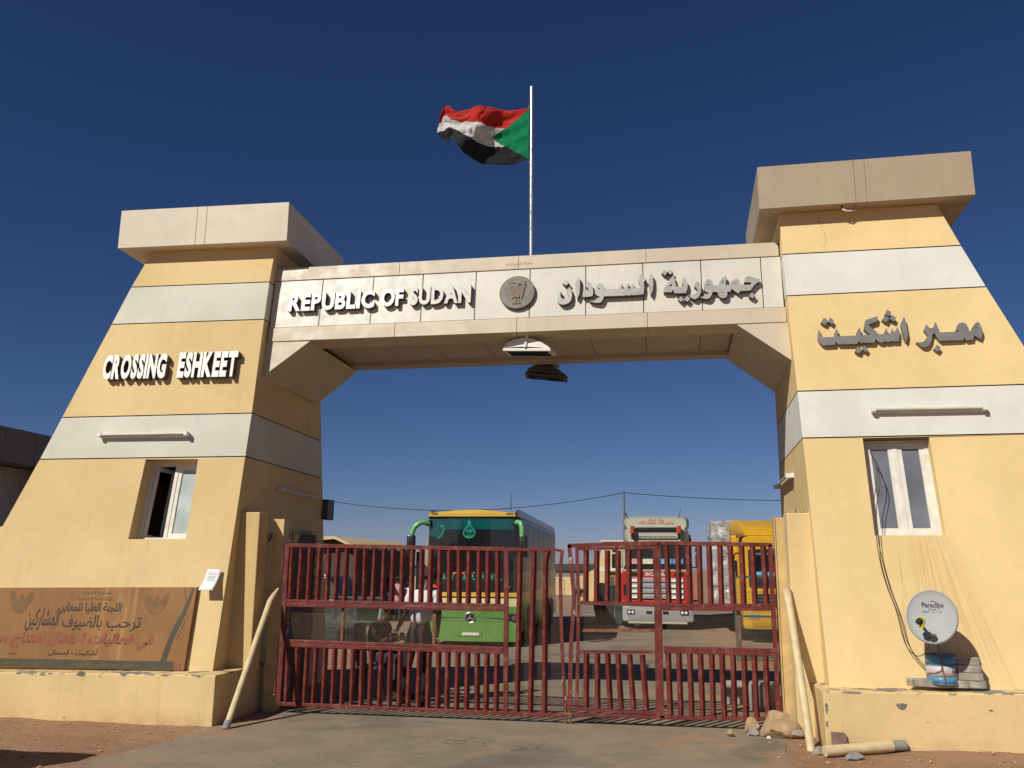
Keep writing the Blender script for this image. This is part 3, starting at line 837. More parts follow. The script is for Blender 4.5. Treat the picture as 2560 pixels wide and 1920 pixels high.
# ---- knocked off render, small damage
m_chip = simple("bare_render_grey", (.20, .17, .145), .95, 0, .25, 20, bump=.6, bs=60)
def chip(parent, c, U, V, N, rx, rz, seed, mat=m_chip):
    pts = []
    for i in range(14):
        a = 2 * math.pi * i / 14; f = 1 + .55 * mn.noise(Vector((math.cos(a) * 1.3, math.sin(a) * 1.3, seed)))
        pts.append((math.cos(a) * rx * f, math.sin(a) * rz * f))
    return MB().prism(pts, c, U, V, N, .0015).build("bare_patch", mat, parent)
FX_, FZ_, FN_ = (1, 0, 0), (0, 0, 1), (0, -1, 0)
for x, z, rx, rz, sd in ((-4.71, .505, .055, .03, 1), (-5.5, .49, .03, .012, 2), (-4.2, .51, .035, .01, 3), (-3.7, .512, .04, .009, 4), (-3.3, .515, .03, .01, 5), (-5.1, .495, .03, .009, 9)):
    chip(towerL.children[0] if False else towerL, (x, -.2705, z), FX_, FZ_, FN_, rx, rz, sd)
for x, z, rx, rz, sd in ((3.93, .435, .045, .035, 11), (3.245, .40, .014, .05, 12), (3.24, .25, .012, .03, 13), (4.72, .42, .02, .008, 14)):
    chip(towerR, (x, -.2705, z), FX_, FZ_, FN_, rx, rz, sd)
# torn strips hanging from under the right roof block
m = MB(); m.tube([(3.905, .60, 5.86), (3.91, .58, 5.825), (3.96, .575, 5.80), (4.03, .60, 5.815), (4.08, .62, 5.84)], [.012, .014, .010, .008, .003], 6); m.build("torn_strip", m_wht, towerR)
m = MB(); m.box(3.895, 3.915, .585, .605, 5.83, 5.875); m.build("torn_strip", m_black, towerR)
# ================================================================ gate posts, stub walls
def pier(label, x0, x1, y0, y1, z0, z1, mat, parentlabel=None):
    m = MB(); m.box(x0, x1, y0, y1, z0, z1)
    o = m.build("gate_pier", mat, bevel=.012)
    return tag(o, label, "pier", "plastered piers beside the gate")


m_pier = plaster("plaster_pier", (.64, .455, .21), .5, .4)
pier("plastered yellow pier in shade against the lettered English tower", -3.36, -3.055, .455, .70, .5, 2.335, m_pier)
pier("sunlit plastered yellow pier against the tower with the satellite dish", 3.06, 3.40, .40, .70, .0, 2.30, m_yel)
# crumbled mortar on top of the right pier
m = MB()
for i in range(9):
    c = Vector((random.uniform(3.1, 3.33), random.uniform(.45, .62), 2.31)); r = random.uniform(.012, .03)
    m.obox(c, (r * 2.2, r * 2, r), (random.random(), random.random(), random.random()))
tag(m.build("mortar_crumbs", m_stone), "crumbled mortar lying on top of the right plastered pier", "rubble", kind="stuff")


def steel_post(label, x0, x1, side, dy=0.0):
    t = thing("gate_post", ((x0 + x1) / 2, .76, 0), label, "gate post", "folded sheet steel gate posts")
    m = MB(); m.box(x0, x1, .715 + dy, .72 + dy, .0, 2.27); m.build("front_plate", m_postY, t)
    xi = x1 if side < 0 else x0
    m = MB(); m.box(xi - .006, xi + .006, .70 + dy, .86 + dy, .0, 2.272); m.build("flange", m_postY, t)
    xo = x0 if side < 0 else x1
    m = MB(); m.box(xo - .006, xo + .006, .714 + dy, .86 + dy, .0, 2.268); m.build("side_plate", m_postY, t)
    m = MB(); m.box(x0, x1, .722 + dy, .85 + dy, 2.25, 2.262); m.build("top_plate", m_postY, t)
    return t


steel_post("folded steel gate post in shade at the left hinge of the gate", -3.015, -2.885, -1, .07)
steel_post("sunlit folded steel gate post at the right hinge of the gate", 2.962, 3.095, 1)

# ================================================================ the red gate
GY = .72
BW = .046                                                              # square tube set on its corner
TW = R(36)


def gbar(m, x0, z0, x1, z1, dy=0.0, wd=BW, tw=TW):
    return m.bar((x0, GY + dy, z0), (x1, GY + dy, z1), wd, wd, (0, 1, 0), tw)


def rail(m, x0, z0, x1, z1, h, d=.04, dy=0.0):
    return m.bar((x0, GY + dy, z0), (x1, GY + dy, z1), h, d, (0, 1, 0))


def part(parent, name, fn, *a, mat=None, bevel=0.0, **kw):
    m = MB(); fn(m, *a, **kw); return m.build(name, mat or m_red, parent, bevel=bevel)


def expanded(parent, x0, x1, z0, z1, y, cut=None, name="wire_mesh"):
    """diamond mesh: zigzag strands that meet at their peaks, many too small to pick apart"""
    cw, ch, th = .0235, .0165, .0013
    nr = int((z1 - z0) / ch); ncol = int((x1 - x0) / (cw / 2))
    m = MB()
    for r in range(nr + 1):
        zc = z0 + r * ch
        pts = []
        for i in range(ncol + 1):
            up_ = ((i + r) % 2)
            wob = .004 * math.sin(i * .31 + r * .5)
            pts.append(Vector((x0 + i * cw / 2, y + wob * .6, zc + (ch * .5 if up_ else -ch * .5) + wob * .3)))
        for a, b in zip(pts, pts[1:]):
            d = (b - a); n = Vector((-d.z, 0, d.x)).normalized() * th * .5
            q = Vector((0, .0012, 0))
            k0 = len(m.v)
            m.v += [a + n - q, b + n - q, b - n - q, a - n - q, a + n + q, b + n + q, b - n + q, a - n + q]
            m.f += [[k0, k0 + 1, k0 + 2, k0 + 3], [k0 + 7, k0 + 6, k0 + 5, k0 + 4], [k0, k0 + 4, k0 + 5, k0 + 1], [k0 + 3, k0 + 2, k0 + 6, k0 + 7]]
            m.m += [0] * 4
    o = m.build(name, m_mesh, parent, recalc=False)
    o["kind"] = "stuff"
    return o


GL = thing("metal_gate", (-1.1, GY, .09), "left leaf of the red barred steel gate, long and sagging, free end bent", "metal gate", "two leaves of the red barred gate")
rnd = random.Random(3)
# hinge stile (dented), top rail in two lengths, rails, bottom rail, stile
m = MB()
for a, b in (((-2.785, 1.965), (-2.795, 1.70)), ((-2.795, 1.70), (-2.790, 1.20)), ((-2.790, 1.20), (-2.788, .66)), ((-2.788, .66), (-2.792, .125))):
    rail(m, a[0], a[1], b[0], b[1], .052, .05)
m.build("stile", m_red, GL)
part(GL, "rail", rail, -2.76, 1.950, -.08, 1.913, .044, .05)
part(GL, "rail", rail, -.078, 1.910, .44, 1.908, .036, .045)
part(GL, "rail", rail, .43, 1.912, .58, 1.894, .030, .04)
for za, zb in ((1.286, 1.268), (1.242, 1.223)):
    part(GL, "rail", rail, -2.765, za, -.065, zb, .041, .045, bevel=.004)
for za, zb in ((.822, .793), (.778, .75)):
    part(GL, "rail", rail, -2.765, za, -.10, zb, .041, .045, bevel=.004)
part(GL, "rail", rail, -2.79, .111, -.05, .092, .04, .05, bevel=.003)
part(GL, "rail", rail, -.05, .0915, .60, .088, .04, .05, bevel=.003)
part(GL, "stile", rail, -.075, 1.89, -.07, .11, .05, .052)
n = 23
for i in range(n):
    x = lerp(-2.722, -.172, i / (n - 1)); dx = rnd.uniform(-.008, .008)
    part(GL, "bar", gbar, x + dx, 1.928 - .036 * i / (n - 1) * .9, x + rnd.uniform(-.006, .006), 1.305 - .018 * i / (n - 1))
    x2 = lerp(-2.70, -.176, i / (n - 1))
    part(GL, "bar", gbar, x2 + rnd.uniform(-.006, .006), .760 - .028 * i / (n - 1), x2 + rnd.uniform(-.006, .006), .13 - .02 * i / (n - 1))
for (xa, xb) in ((.088, .06), (.252, .212)):
    part(GL, "bar", gbar, xa, 1.893, xb, .11)
m = MB(); gbar(m, .415, 1.893, .385, 1.76); gbar(m, .385, 1.762, .372, .11); m.build("bar", m_red, GL)
m = MB()                                                                # free end stile, kinked by knocks
pp = [(.580, 1.897), (.558, 1.70), (.560, 1.34), (.572, .80), (.610, .09)]
for a, b in zip(pp, pp[1:]): rail(m, a[0], a[1], b[0], b[1], .036, .045)
m.build("stile", m_red, GL)
for x in (-2.06, -.935):
    part(GL, "stiffener", rail, x, 1.225, x, .825, .032, .012, .035, mat=m_rust)
expanded(GL, -2.755, -.105, .83, 1.225, GY + .052)
expanded(GL, -.05, .555, .115, 1.885, GY + .052)
for x in (-2.80,):
    for z in (.30, 1.72):
        m = MB(); m.tube([(x - .045, GY, z - .06), (x - .045, GY, z + .06)], .018, 10); m.build("hinge", m_red, GL)

GR = thing("metal_gate", (1.8, GY, .09), "right leaf of the red barred steel gate, with a small wicket door in it", "metal gate", "two leaves of the red barred gate")
m = MB(); pp = [(.662, 1.962), (.712, 1.38), (.712, 1.325), (.672, .81), (.652, .10)]
for a, b in zip(pp, pp[1:]): rail(m, a[0], a[1], b[0], b[1], .042, .045)
m.build("stile", m_red, GR)
part(GR, "rail", rail, .645, 1.95, 1.66, 1.985, .046, .045)
part(GR, "rail", rail, 1.66, 1.985, 2.925, 1.967, .044, .05, bevel=.003)
for za, zb in ((1.302, 1.310), (1.26, 1.272)):
    part(GR, "rail", rail, 1.70, za, 2.885, zb, .04, .045, bevel=.004)
for za, zb in ((.838, .836), (.802, .797)):
    part(GR, "rail", rail, 1.705, za, 2.885, zb, .037, .045, bevel=.004)
part(GR, "rail", rail, .64, .106, 1.70, .108, .04, .05, bevel=.003)
part(GR, "rail", rail, 1.70, .108, 2.905, .131, .04, .0495, bevel=.003)
part(GR, "stile", rail, 1.683, 1.985, 1.672, .10, .044, .05, bevel=.003)
part(GR, "stile", rail, 2.908, 1.97, 2.904, .12, .046, .05, bevel=.003)
for i in range(10):
    x = lerp(1.775, 2.83, i / 9)
    part(GR, "bar", gbar, x + rnd.uniform(-.006, .006), 1.955, x + rnd.uniform(-.006, .006), 1.325)
    x = lerp(1.757, 2.80, i / 9)
    part(GR, "bar", gbar, x + rnd.uniform(-.006, .006), .79, x + rnd.uniform(-.006, .006), .125)
part(GR, "stiffener", rail, 2.535, 1.245, 2.54, .85, .036, .012, .035, mat=m_rust)
expanded(GR, 1.715, 2.88, .85, 1.255, GY + .052)
for z in (.3, 1.72):
    m = MB(); m.tube([(2.945, GY, z - .06), (2.945, GY, z + .06)], .018, 10); m.build("hinge", m_red, GR)
# wicket door in the right leaf: a part with its own rails and bars
m = MB(); pp = [(.748, 1.925), (.765, 1.33), (.758, 1.02), (.735, .16)]
for a, b in zip(pp, pp[1:]): rail(m, a[0], a[1], b[0], b[1], .036, .04, -.004)
rail(m, 1.640, 1.95, 1.628, .15, .046, .04, -.004)
rail(m, .735, 1.914, 1.63, 1.936, .032, .041, -.004)
rail(m, .725, .166, 1.612, .15, .034, .041, -.004)
WK = m.build("wicket_door", m_red, GR)
part(WK, "rail", rail, .75, 1.315, 1.615, 1.298, .04, .038)
part(WK, "rail", rail, .79, 1.006, 1.61, 1.02, .036, .012, .03, mat=m_rust)
part(WK, "rail", rail, .76, .775, 1.61, .79, .034, .038)
for i in range(6):
    x = lerp(.857, 1.468, i / 5)
    part(WK, "bar", gbar, x, 1.90, x - .01, 1.333)
for xa, xb in ((.85, .838), (.972, .967), (1.086, 1.108), (1.20, 1.228), (1.33, 1.363), (1.470, 1.505)):
    part(WK, "bar", gbar, xa, .76, xb, .18)
expanded(WK, .77, 1.605, .79, 1.30, GY + .047)
expanded(WK, .765, 1.0, .18, .785, GY + .047); expanded(WK, .765, 1.0, 1.335, 1.90, GY + .047)
# drop bolt where the leaves meet
m = MB(); m.tube([(.615, GY - .03, .22), (.61, GY - .03, .015)], .012, 8).tube([(.66, GY - .03, .16), (.662, GY - .03, .02)], .011, 8)
m.box(.58, .69, GY - .045, GY - .025, .10, .13)
m.build("drop_bolt", m_rust, GL)

# ================================================================ fixtures on the walls and beam
def tube_light(P0, P1, N, label):
    P0, P1, N = Vector(P0), Vector(P1), Vector(N).normalized()
    d = (P1 - P0); L = d.length; d.normalize(); upv = N.cross(d).normalized()
    if upv.z < 0: upv = -upv
    t = thing("tube_light", (P0 + P1) / 2, label, "tube light", "fluorescent tube lights on the towers")
    def hx(m, a, b, u0, u1, n0, n1):
        q = lambda s_, u_, n_: P0 + d * s_ + upv * u_ + N * n_
        m.hexa([q(a, u0, n1), q(b, u0, n1), q(b, u0, n0), q(a, u0, n0), q(a, u1, n1), q(b, u1, n1), q(b, u1, n0), q(a, u1, n0)])
    m = MB(); hx(m, 0, L, -.028, .028, .0, .05); m.build("housing", m_wht, t, bevel=.006)
    m = MB(); hx(m, -.006, .035, -.026, .026, .05, .10); m.build("end_cap", m_wht, t)
    m = MB(); hx(m, L - .035, L + .006, -.026, .026, .05, .10); m.build("end_cap", m_wht, t)
    m = MB(); m.tube([P0 + d * .03 + N * .08, P1 - d * .03 + N * .08], .017, 12); m.build("tube", m_letp, t, smooth=60)


tube_light((-5.23, .405, 3.285), (-4.045, .438, 3.29), nL, "long tube light over the window on the front of the English lettered tower")
tube_light((4.01, .415, 3.395), (5.15, .385, 3.385), nR, "long tube light over the window on the front of the Arabic lettered tower")
tube_light((-3.325, 1.48, 2.70), (-3.375, 2.78, 2.69), (.999, .033, -.027), "tube light in shade on the road side of the English lettered tower")
tube_light((3.315, 1.46, 2.815), (3.355, 3.1, 2.82), (-.999, .023, -.027), "tube light seen end on, on the road side of the Arabic lettered tower")


def floodlight(pos, rz, tilt, label, mats, arm, hook=False):
    t = thing("floodlight", pos, label, "floodlight", "floodlights hung under the beam")
    M = Matrix.Rotation(rz, 3, 'Z') @ Matrix.Rotation(tilt, 3, 'Y')
    P = Vector(pos)
    prof = [(-.30, -.0), (-.27, .09), (-.17, .155), (-.06, .18), (.06, .16), (.18, .105), (.27, .04), (.30, .0)]
    m = MB(); sec = []
    for x, h in prof:
        for y, f in ((-.13, .15), (-.125, .8), (-.06, 1), (.06, 1), (.125, .8), (.13, .15)):
            sec.append(P + M @ Vector((x, y, h * f)))
    n = 6; fs = []
    for i in range(len(prof) - 1):
        for j in range(n - 1): fs.append((i * n + j, i * n + j + 1, (i + 1) * n + j + 1, (i + 1) * n + j))
    m.add(sec, fs); m.build("housing", mats[0], t, smooth=50)
    m = MB(); m.hexa([P + M @ Vector(q) for q in ((-.31, -.14, -.03), (.31, -.14, -.03), (.31, .14, -.03), (-.31, .14, -.03), (-.31, -.14, .008), (.31, -.14, .008), (.31, .14, .008), (-.31, .14, .008))])
    m.build("rim", mats[0], t, bevel=.006)
    m = MB(); m.hexa([P + M @ Vector(q) for q in ((-.26, -.11, -.036), (.26, -.11, -.036), (.26, .11, -.036), (-.26, .11, -.036), (-.26, -.11, -.0305), (.26, -.11, -.0305), (.26, .11, -.0305), (-.26, .11, -.0305))])
    m.build("glass_front", m_glass_d, t)
    m = MB()
    for s_ in (-1, 1):
        m.bar(P + M @ Vector((-.02, .145 * s_, .03)), P + Vector((0, .145 * s_, arm)), .03, .008, (0, 1, 0))
        m.tube([P + M @ Vector((-.02, .13 * s_, .03)), P + M @ Vector((-.02, .165 * s_, .03))], .02, 10)
    m.bar(P + Vector((0, -.15, arm)), P + Vector((0, .15, arm)), .03, .008, (0, 0, 1))
    m.build("bracket", mats[1], t)
    if hook:
        m = MB(); pts = [P + Vector((.13 + .05 * math.cos(a), 0, .13 + .05 * math.sin(a))) for a in [i * .5 for i in range(12)]]
        m.tube(pts, .006, 6); m.build("cable_loop", m_black, t)
    return t


floodlight((.145, 1.02, 4.36), R(-8), R(4), "pale floodlight hung under the front edge of the beam, lit by the sun", (m_wht, m_wht), .215)
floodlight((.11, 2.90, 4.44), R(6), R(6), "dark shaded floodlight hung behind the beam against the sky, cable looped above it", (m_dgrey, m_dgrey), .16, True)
m = MB(); m.box(-.06, .28, 2.60, 3.06, 4.602, 4.625); m.build("bracket_plate", m_soffit, beam)

# grey box on the far corner of the left tower
m = MB(); m.box(-3.40, -3.295, 3.24, 3.5, 2.395, 2.70)
bx_ = m.build("electrical_box", m_dgrey, bevel=.006)
tag(bx_, "small grey electrical box high on the back corner of the English lettered tower", "electrical box")
m = MB(); m.bar((-3.365, 2.0, 2.16), (-3.365, 2.06, 2.10), .04, .03).tube([(-3.36, 1.35, 2.0), (-3.30, 1.35, 2.06), (-3.30, 1.35, 2.12)], .02, 8)
tag(m.build("wall_lamp", m_grey), "small grey lamp holder on the shaded wall beside the left gate post", "wall lamp")

# ================================================================ flag
FX, FY = .045, 1.80
t = thing("flagpole", (FX, FY, 5.62), "polished steel flagpole standing on top of the beam", "flagpole")
m = MB(); m.tube([(FX, FY, 5.62), (FX, FY, 7.3), (FX, FY, 8.42)], [.034, .033, .03], 16); m.build("pole", m_steel, t, smooth=60)
m = MB(); m.lathe([(.0, .05), (.028, .045), (.034, .02), (.034, 0), (.0, -.002)], (FX, FY, 8.42), n=16); m.build("finial", m_steel, t, smooth=60)
m = MB(); m.box(FX - .05, FX - .02, FY - .02, FY + .02, 8.12, 8.16).box(FX - .05, FX - .02, FY - .02, FY + .02, 7.28, 7.32); m.build("pulley", m_rust, t)
fm = []
for nm, c in (("flag_red", (.50, .028, .022)), ("flag_white", (.62, .60, .60)), ("flag_black", (.018, .018, .022)), ("flag_green", (.0, .20, .085))):
    q = NT(nm); q.b.inputs["Sheen Weight"].default_value = .2
    tr = q.n("ShaderNodeBsdfTranslucent"); tr.inputs[0].default_value = (*c, 1)
    mx = q.n("ShaderNodeMixShader"); mx.inputs[0].default_value = .25
    q.out(q.mix(q.ramp(q.noise(9, 4), .3, .7), k(c, .9), k(c, 1.1)), .8, 0, .1)
    q.ln(q.b.outputs[0], mx.inputs[1]); q.ln(tr.outputs[0], mx.inputs[2])
    q.ln(mx.outputs[0], q.t.nodes["Material Output"].inputs[0]); fm.append(q.m)
# cloth grid: u along the fly (0 at the pole), v from the bottom; outline hoist 8.13..7.33
top = [(0, 8.135), (.15, 8.14), (.30, 8.145), (.45, 8.13), (.6, 8.14), (.74, 8.21), (.82, 8.31), (.90, 8.36), (.96, 8.30), (1, 8.10)]
bot = [(0, 7.345), (.15, 7.315), (.30, 7.325), (.45, 7.36), (.55, 7.41), (.65, 7.55), (.75, 7.70), (.85, 7.74), (.93, 7.69), (1, 7.80)]
g = MB(); NU, NV = 150, 105
def sm(t, pts):
    # smooth interpolation through the outline points
    a = interp(t - .02, pts); b = interp(t, pts); c = interp(t + .02, pts); return (a + 2 * b + c) / 4
Lf = 1.46
for j in range(NV + 1):
    for i in range(NU + 1):
        u, v = i / NU, j / NV
        z = lerp(sm(u, bot), sm(u, top), v)
        amp = min(1, u * 2.2)
        wv = math.sin(u * 8.2 + v * 1.5 - .6)
        x = FX - .03 - Lf * u * (1 - .06 * math.cos(u * 6)) + .035 * amp * math.sin(v * 5 + u * 9)
        if u > .72: x += (u - .72) * .22 * (1 - v)
        cr = mn.noise(Vector((u * 7 + v * 2.2, v * 3.5 - u * 2, 3))); cr2 = mn.noise(Vector((u * 15, v * 9 + u * 6, 7)))
        y = FY + .15 * amp * wv + .035 * amp * math.sin(u * 17 + v * 4) + amp * (.05 * (1 - abs(cr) * 2.2) + .012 * (1 - abs(cr2) * 2)) + .010 * math.sin(v * 22 + u * 11) - .10 * u
        g.v.append(Vector((x, y, z)))
for j in range(NV):
    for i in range(NU):
        a = j * (NU + 1) + i
        u, v = (i + .5) / NU, (j + .5) / NV
        tri = u < .36 * (1 - abs(v - .5) * 2)
        mi = 3 if tri else (2 if v < 1 / 3 else 1 if v < 2 / 3 else 0)
        g.f.append([a, a + 1, a + NU + 2, a + NU + 1]); g.m.append(mi)
fl = g.build("flag", fm, smooth=True, recalc=False)
tag(fl, "red, white and black flag with a green triangle, blown leftward from its pole", "flag")
sd = fl.modifiers.new("thick", 'SOLIDIFY'); sd.thickness = .003
g = MB(); g.tube([(FX - .035, FY - .03, 8.13), (FX - .04, FY - .035, 7.7), (FX - .045, FY - .03, 7.33)], .012, 6)
hd = g.build("hem", fm[3], fl)

# ================================================================ banner board on the left plinth, paper notice
BO = Vector((-6.4, .0, .5))
yb = lambda x, z: .215 + (x + 3.64) * .033 - (1.45 - z) * .127 - .03
def bpt(x, z, t=0): return Vector((x, yb(x, z) - t, z))


def banner_mat():
    t = NT("banner_vinyl_faded")
    x, y, z = t.sep()
    c = t.mix(t.ramp(t.noise(1.8, 5), .3, .7), (.235, .11, .038), (.30, .145, .05))
    st = t.noise(1.0, 5, .6, t.scale((11, 1, .7)))
    msk = t.math('MULTIPLY', t.ramp(x, -5.0, -4.7), t.ramp(x, -4.2, -4.05, 1, 0))
    c = t.mix(t.math('MULTIPLY', t.ramp(st, .46, .66), t.math('ADD', .12, t.math('MULTIPLY', msk, .6))), c, (.42, .24, .09))
    c = t.mix(t.math('MULTIPLY', t.ramp(t.noise(4, 6, .7), .5, .75), .35), c, (.15, .065, .02))
    return t.out(c, .6, 0, .3)


m_ban = banner_mat()
m_bang = simple("banner_print_green", (.062, .058, .032), .6, 0, .18, 5)
m_bank = simple("banner_print_black", (.04, .03, .02), .6, 0, .3, 7)
m_bank2 = simple("banner_print_faded", (.135, .07, .028), .6, 0, .3, 7)
m_banr = simple("banner_print_red", (.27, .07, .035), .6, 0, .2, 5)
m_bangf = simple("banner_print_olive_faded", (.19, .095, .03), .6, 0, .15, 9)
t = thing("banner_board", (-5.0, .1, .5), "weathered orange brown banner board with Arabic print standing on the plinth", "banner")
ORG[t.name] = Vector((-5.0, .1, .5))
X1t, X1b = -3.642, -3.66
m = MB(); m.hexa([bpt(-6.9, .53, 0.02), bpt(X1b, .53, 0.02), bpt(X1b, .53, -.035), bpt(-6.9, .53, -.035), bpt(-6.9, 1.41, 0.02), bpt(X1t, 1.45, 0.02), bpt(X1t, 1.45, -.035), bpt(-6.9, 1.41, -.035)])
m.build("board", m_ban, t)
Nb = Vector((.033, -.991, .127)); Vb = Vector((0, .127, .992)); Ub = Vector((1, .033, 0)).normalized()
Obp = bpt(0, .53, .0215)


def bshape(poly, mat, t_=.001, name="print"):
    return MB().prism([(x, (z - .53) / .992) for x, z in poly], Obp, Ub, Vb, Nb, t_).build(name, mat, t)


def btext(s, x0, x1, z0, z1, mat, off=0.0, shear=0.0, t_=.0012):
    print_text(s, (x0, x1, (z0 - .53) / .992, (z1 - .53) / .992), Obp, Ub, Vb, Nb, mat, t, "print", off, t_, shear)


bshape([(-6.9, .535), (-3.785, .535), (-3.80, .625), (-6.9, .615)], m_bang)
sw = [(1.44, -3.70, -3.675), (1.30, -3.735, -3.695), (1.15, -3.79, -3.735), (1.0, -3.86, -3.79), (.85, -3.91, -3.845), (.72, -3.94, -3.87), (.60, -3.965, -3.90)]
bshape([(a, z) for z, a, b in sw] + [(b, z) for z, a, b in sw][::-1], m_bang, .0012)
bshape([(-3.80, 1.44), (-3.785, 1.44), (-3.745, 1.30), (-3.755, 1.29)], m_bangf, .0014)
bshape([(-3.715, 1.12), (-3.705, 1.12), (-3.80, .86), (-3.812, .86)], m_bangf, .0014)
bshape([(-3.805, .60), (-3.70, .60), (-3.70, .54), (-3.79, .54)], m_banr, .0008)
btext(arabic("جمهورية السودان"), -5.08, -4.70, 1.355, 1.395, m_bank2, .01)
btext(arabic("وزارة رئاسة الجمهورية"), -5.13, -4.68, 1.285, 1.33, m_bank2, .01)
btext(arabic("اللجنة العليا للمعابر"), -5.31, -4.545, 1.13, 1.265, m_bank, .022)
btext(arabic("المشاركين"), -5.73, -5.31, .93, 1.19, m_bank, .012)
btext(arabic("بالضيوف"), -5.26, -4.76, .94, 1.12, m_bank, .012)
btext(arabic("ترحب"), -4.70, -4.27, .94, 1.10, m_bank, .012)
btext(arabic("في فعاليات احتفال افتتاح معبر"), -6.25, -4.08, .735, .92, m_banr, .045, .18)
btext(arabic("أشكيت - قسطل"), -5.36, -4.74, .655, .745, m_bank, .02, .15)
btext(arabic("حلفا"), -5.86, -5.75, .665, .695, m_bank2)
btext(arabic("معبر اشكيت الحدودي"), -5.9, -5.45, .555, .585, m_bangf); btext(arabic("ادارة المعابر البرية"), -5.05, -4.2, .555, .588, m_bangf)
for cx in (-5.85, -4.12):                                              # two faded crests
    wl = [(-.03, .0), (-.10, .10), (-.16, .12), (-.15, .02), (-.09, -.10), (-.03, -.14), (.03, -.14), (.09, -.10), (.15, .02), (.16, .12), (.10, .10), (.03, .0), (.02, .08), (-.02, .08)]
    bshape([(cx + a, 1.27 + b) for a, b in wl], m_bangf, .0009)
# paper notice taped up by its top edge, the foot curling away from the wall
g = MB(); nu, nv = 6, 8
tl, tr_ = Vector((-3.545, .235, 1.655)), Vector((-3.375, .245, 1.655))
for j in range(nv + 1):
    for i in range(nu + 1):
        u, v = i / nu, j / nv
        p = tl.lerp(tr_, u) + Vector((-.028 * v, -.03 - .032 * v - .10 * v * v, -.235 * v))
        g.v.append(p)
for j in range(nv):
    for i in range(nu):
        a = j * (nu + 1) + i; g.f.append([a, a + 1, a + nu + 2, a + nu + 1]); g.m.append(0)
m_paper = simple("paper_white", (.74, .75, .77), .8, 0, .03)
pn = g.build("paper_notice", m_paper, smooth=True, recalc=False)
tag(pn, "white paper notice taped to the tower wall, curling at the foot", "notice")
sd = pn.modifiers.new("thick", 'SOLIDIFY'); sd.thickness = .0015
g = MB()
for j, z in enumerate((1.615, 1.60, 1.575, 1.56, 1.545, 1.53)):
    v = (1.655 - z) / .235
    a = tl + Vector((.03 - .028 * v, -.0325 - .032 * v - .10 * v * v, -.235 * v)); b = a + Vector((.05 if j < 1 else .10, .005, 0))
    g.bar(a, b, .0035, .0006, (0, 1, 0))
g.build("print", m_grey, pn)

# ================================================================ pipes, stones and bits on the ground
def pipe(name, pts, r, mat, label, grp=None):
    g = MB(); n = 12
    g.tube(pts, r, n)
    o = g.build(name, mat, smooth=50); return tag(o, label, "pipe", grp)


p = pipe("pipe", [(-2.885, -.375, .0), (-2.90, .30, .93), (-2.905, .57, 1.29), (-2.90, .655, 1.36), (-2.87, .70, 1.43)], [.036, .036, .036, .030, .016], m_pipe, "yellow painted pipe leaning on the shaded left gate post, flattened at its top")
g = MB(); g.tube([(-2.887, -.385, -.004), (-2.886, -.33, .075)], .0385, 12); g.build("bare_end", m_stoneg, p)
pipe("pipe", [(3.085, -.255, -.02), (3.06, .08, .72), (3.035, .33, 1.28), (3.015, .385, 1.49)], [.04, .04, .04, .047], m_pipe2, "cream painted pipe leaning on the sunlit right pier")
p = pipe("pipe", [(3.16, -.575, .06), (3.80, -.335, .085)], .05, m_pipe2, "short cream pipe lying on the dirt before the right plinth")
g = MB(); g.tube([(3.80, -.335, .085), (3.93, -.285, .09)], .049, 12); g.build("bare_end", m_stoneg, p)


def rock(name, c, size, seed, mat, label, grp, sub=4, rot=0.0, amp=.28):
    bm = bmesh.new(); bmesh.ops.create_icosphere(bm, subdivisions=sub, radius=1)
    for v in bm.verts:
        p = v.co.normalized()
        n_ = mn.noise(p * 1.1 + Vector((seed * 3.1, seed, 0))) * amp + mn.noise(p * 3.3 + Vector((0, seed * 7, 0))) * amp * .3
        q = p * (1 + n_)
        for ax in ((.8, .3, .5), (-.7, .5, .5), (.1, -.9, .42), (-.3, -.6, -.75), (.5, .1, -.85), (-.9, -.2, .1)):   # facets
            a = Vector(ax).normalized(); d = q.dot(a)
            lim = .72 + .1 * math.sin(seed * 5 + ax[0] * 9)
            if d > lim: q -= a * (d - lim)
        q *= 1 + .05 * mn.noise(p * 6 + Vector((seed, 0, seed))) + .025 * mn.noise(p * 14)
        v.co = Vector((q.x * size[0], q.y * size[1], q.z * size[2]))
    bmesh.ops.rotate(bm, verts=bm.verts, cent=(0, 0, 0), matrix=Matrix.Rotation(rot, 3, 'Z'))
    me = bpy.data.meshes.new(name); bm.to_mesh(me); bm.free(); me.materials.append(mat)
    me.polygons.foreach_set("use_smooth", [True] * len(me.polygons)); me.set_sharp_from_angle(angle=R(28))
    o = bpy.data.objects.new(name, me); C.objects.link(o); o.location = c
    return tag(o, label, "stone", grp)


rg = "stones lying at the foot of the right gate post"
rock("boulder", (2.86, .36, .10), (.215, .13, .16), 1.3, m_stone, "largest tan boulder wedged before the right gate post", rg)
rock("stone", (2.60, .50, .085), (.085, .08, .095), 2.2, m_stone, "middle sized brown stone left of the largest boulder", rg)
rock("stone", (2.60, .42, .03), (.07, .055, .055), 3.7, m_stoneg, "bluish grey stone in front of the brown stone", rg)
rock("stone", (2.36, .30, .04), (.038, .038, .042), 4.1, m_stone, "small round stone lying alone on the asphalt", rg)
rock("stone", (2.695, .36, .025), (.035, .03, .035), 5.5, m_stone, "tiny tan stone between the grey stone and the largest boulder", rg, 2)
rock("stone", (2.745, .27, .012), (.03, .025, .02), 6.5, m_wht, "tiny whitish stone before the largest boulder", rg, 2)
rock("stone", (3.02, .30, .06), (.10, .07, .055), 7.5, m_paver, "flat grey paving stone beside the foot of the leaning cream pipe", rg, 3, .2, .12)
rock("stone", (3.40, -.62, .03), (.10, .05, .045), 8.5, m_stoneg, "broken grey mortar lump in front of the lying pipe", rg, 3, .3)
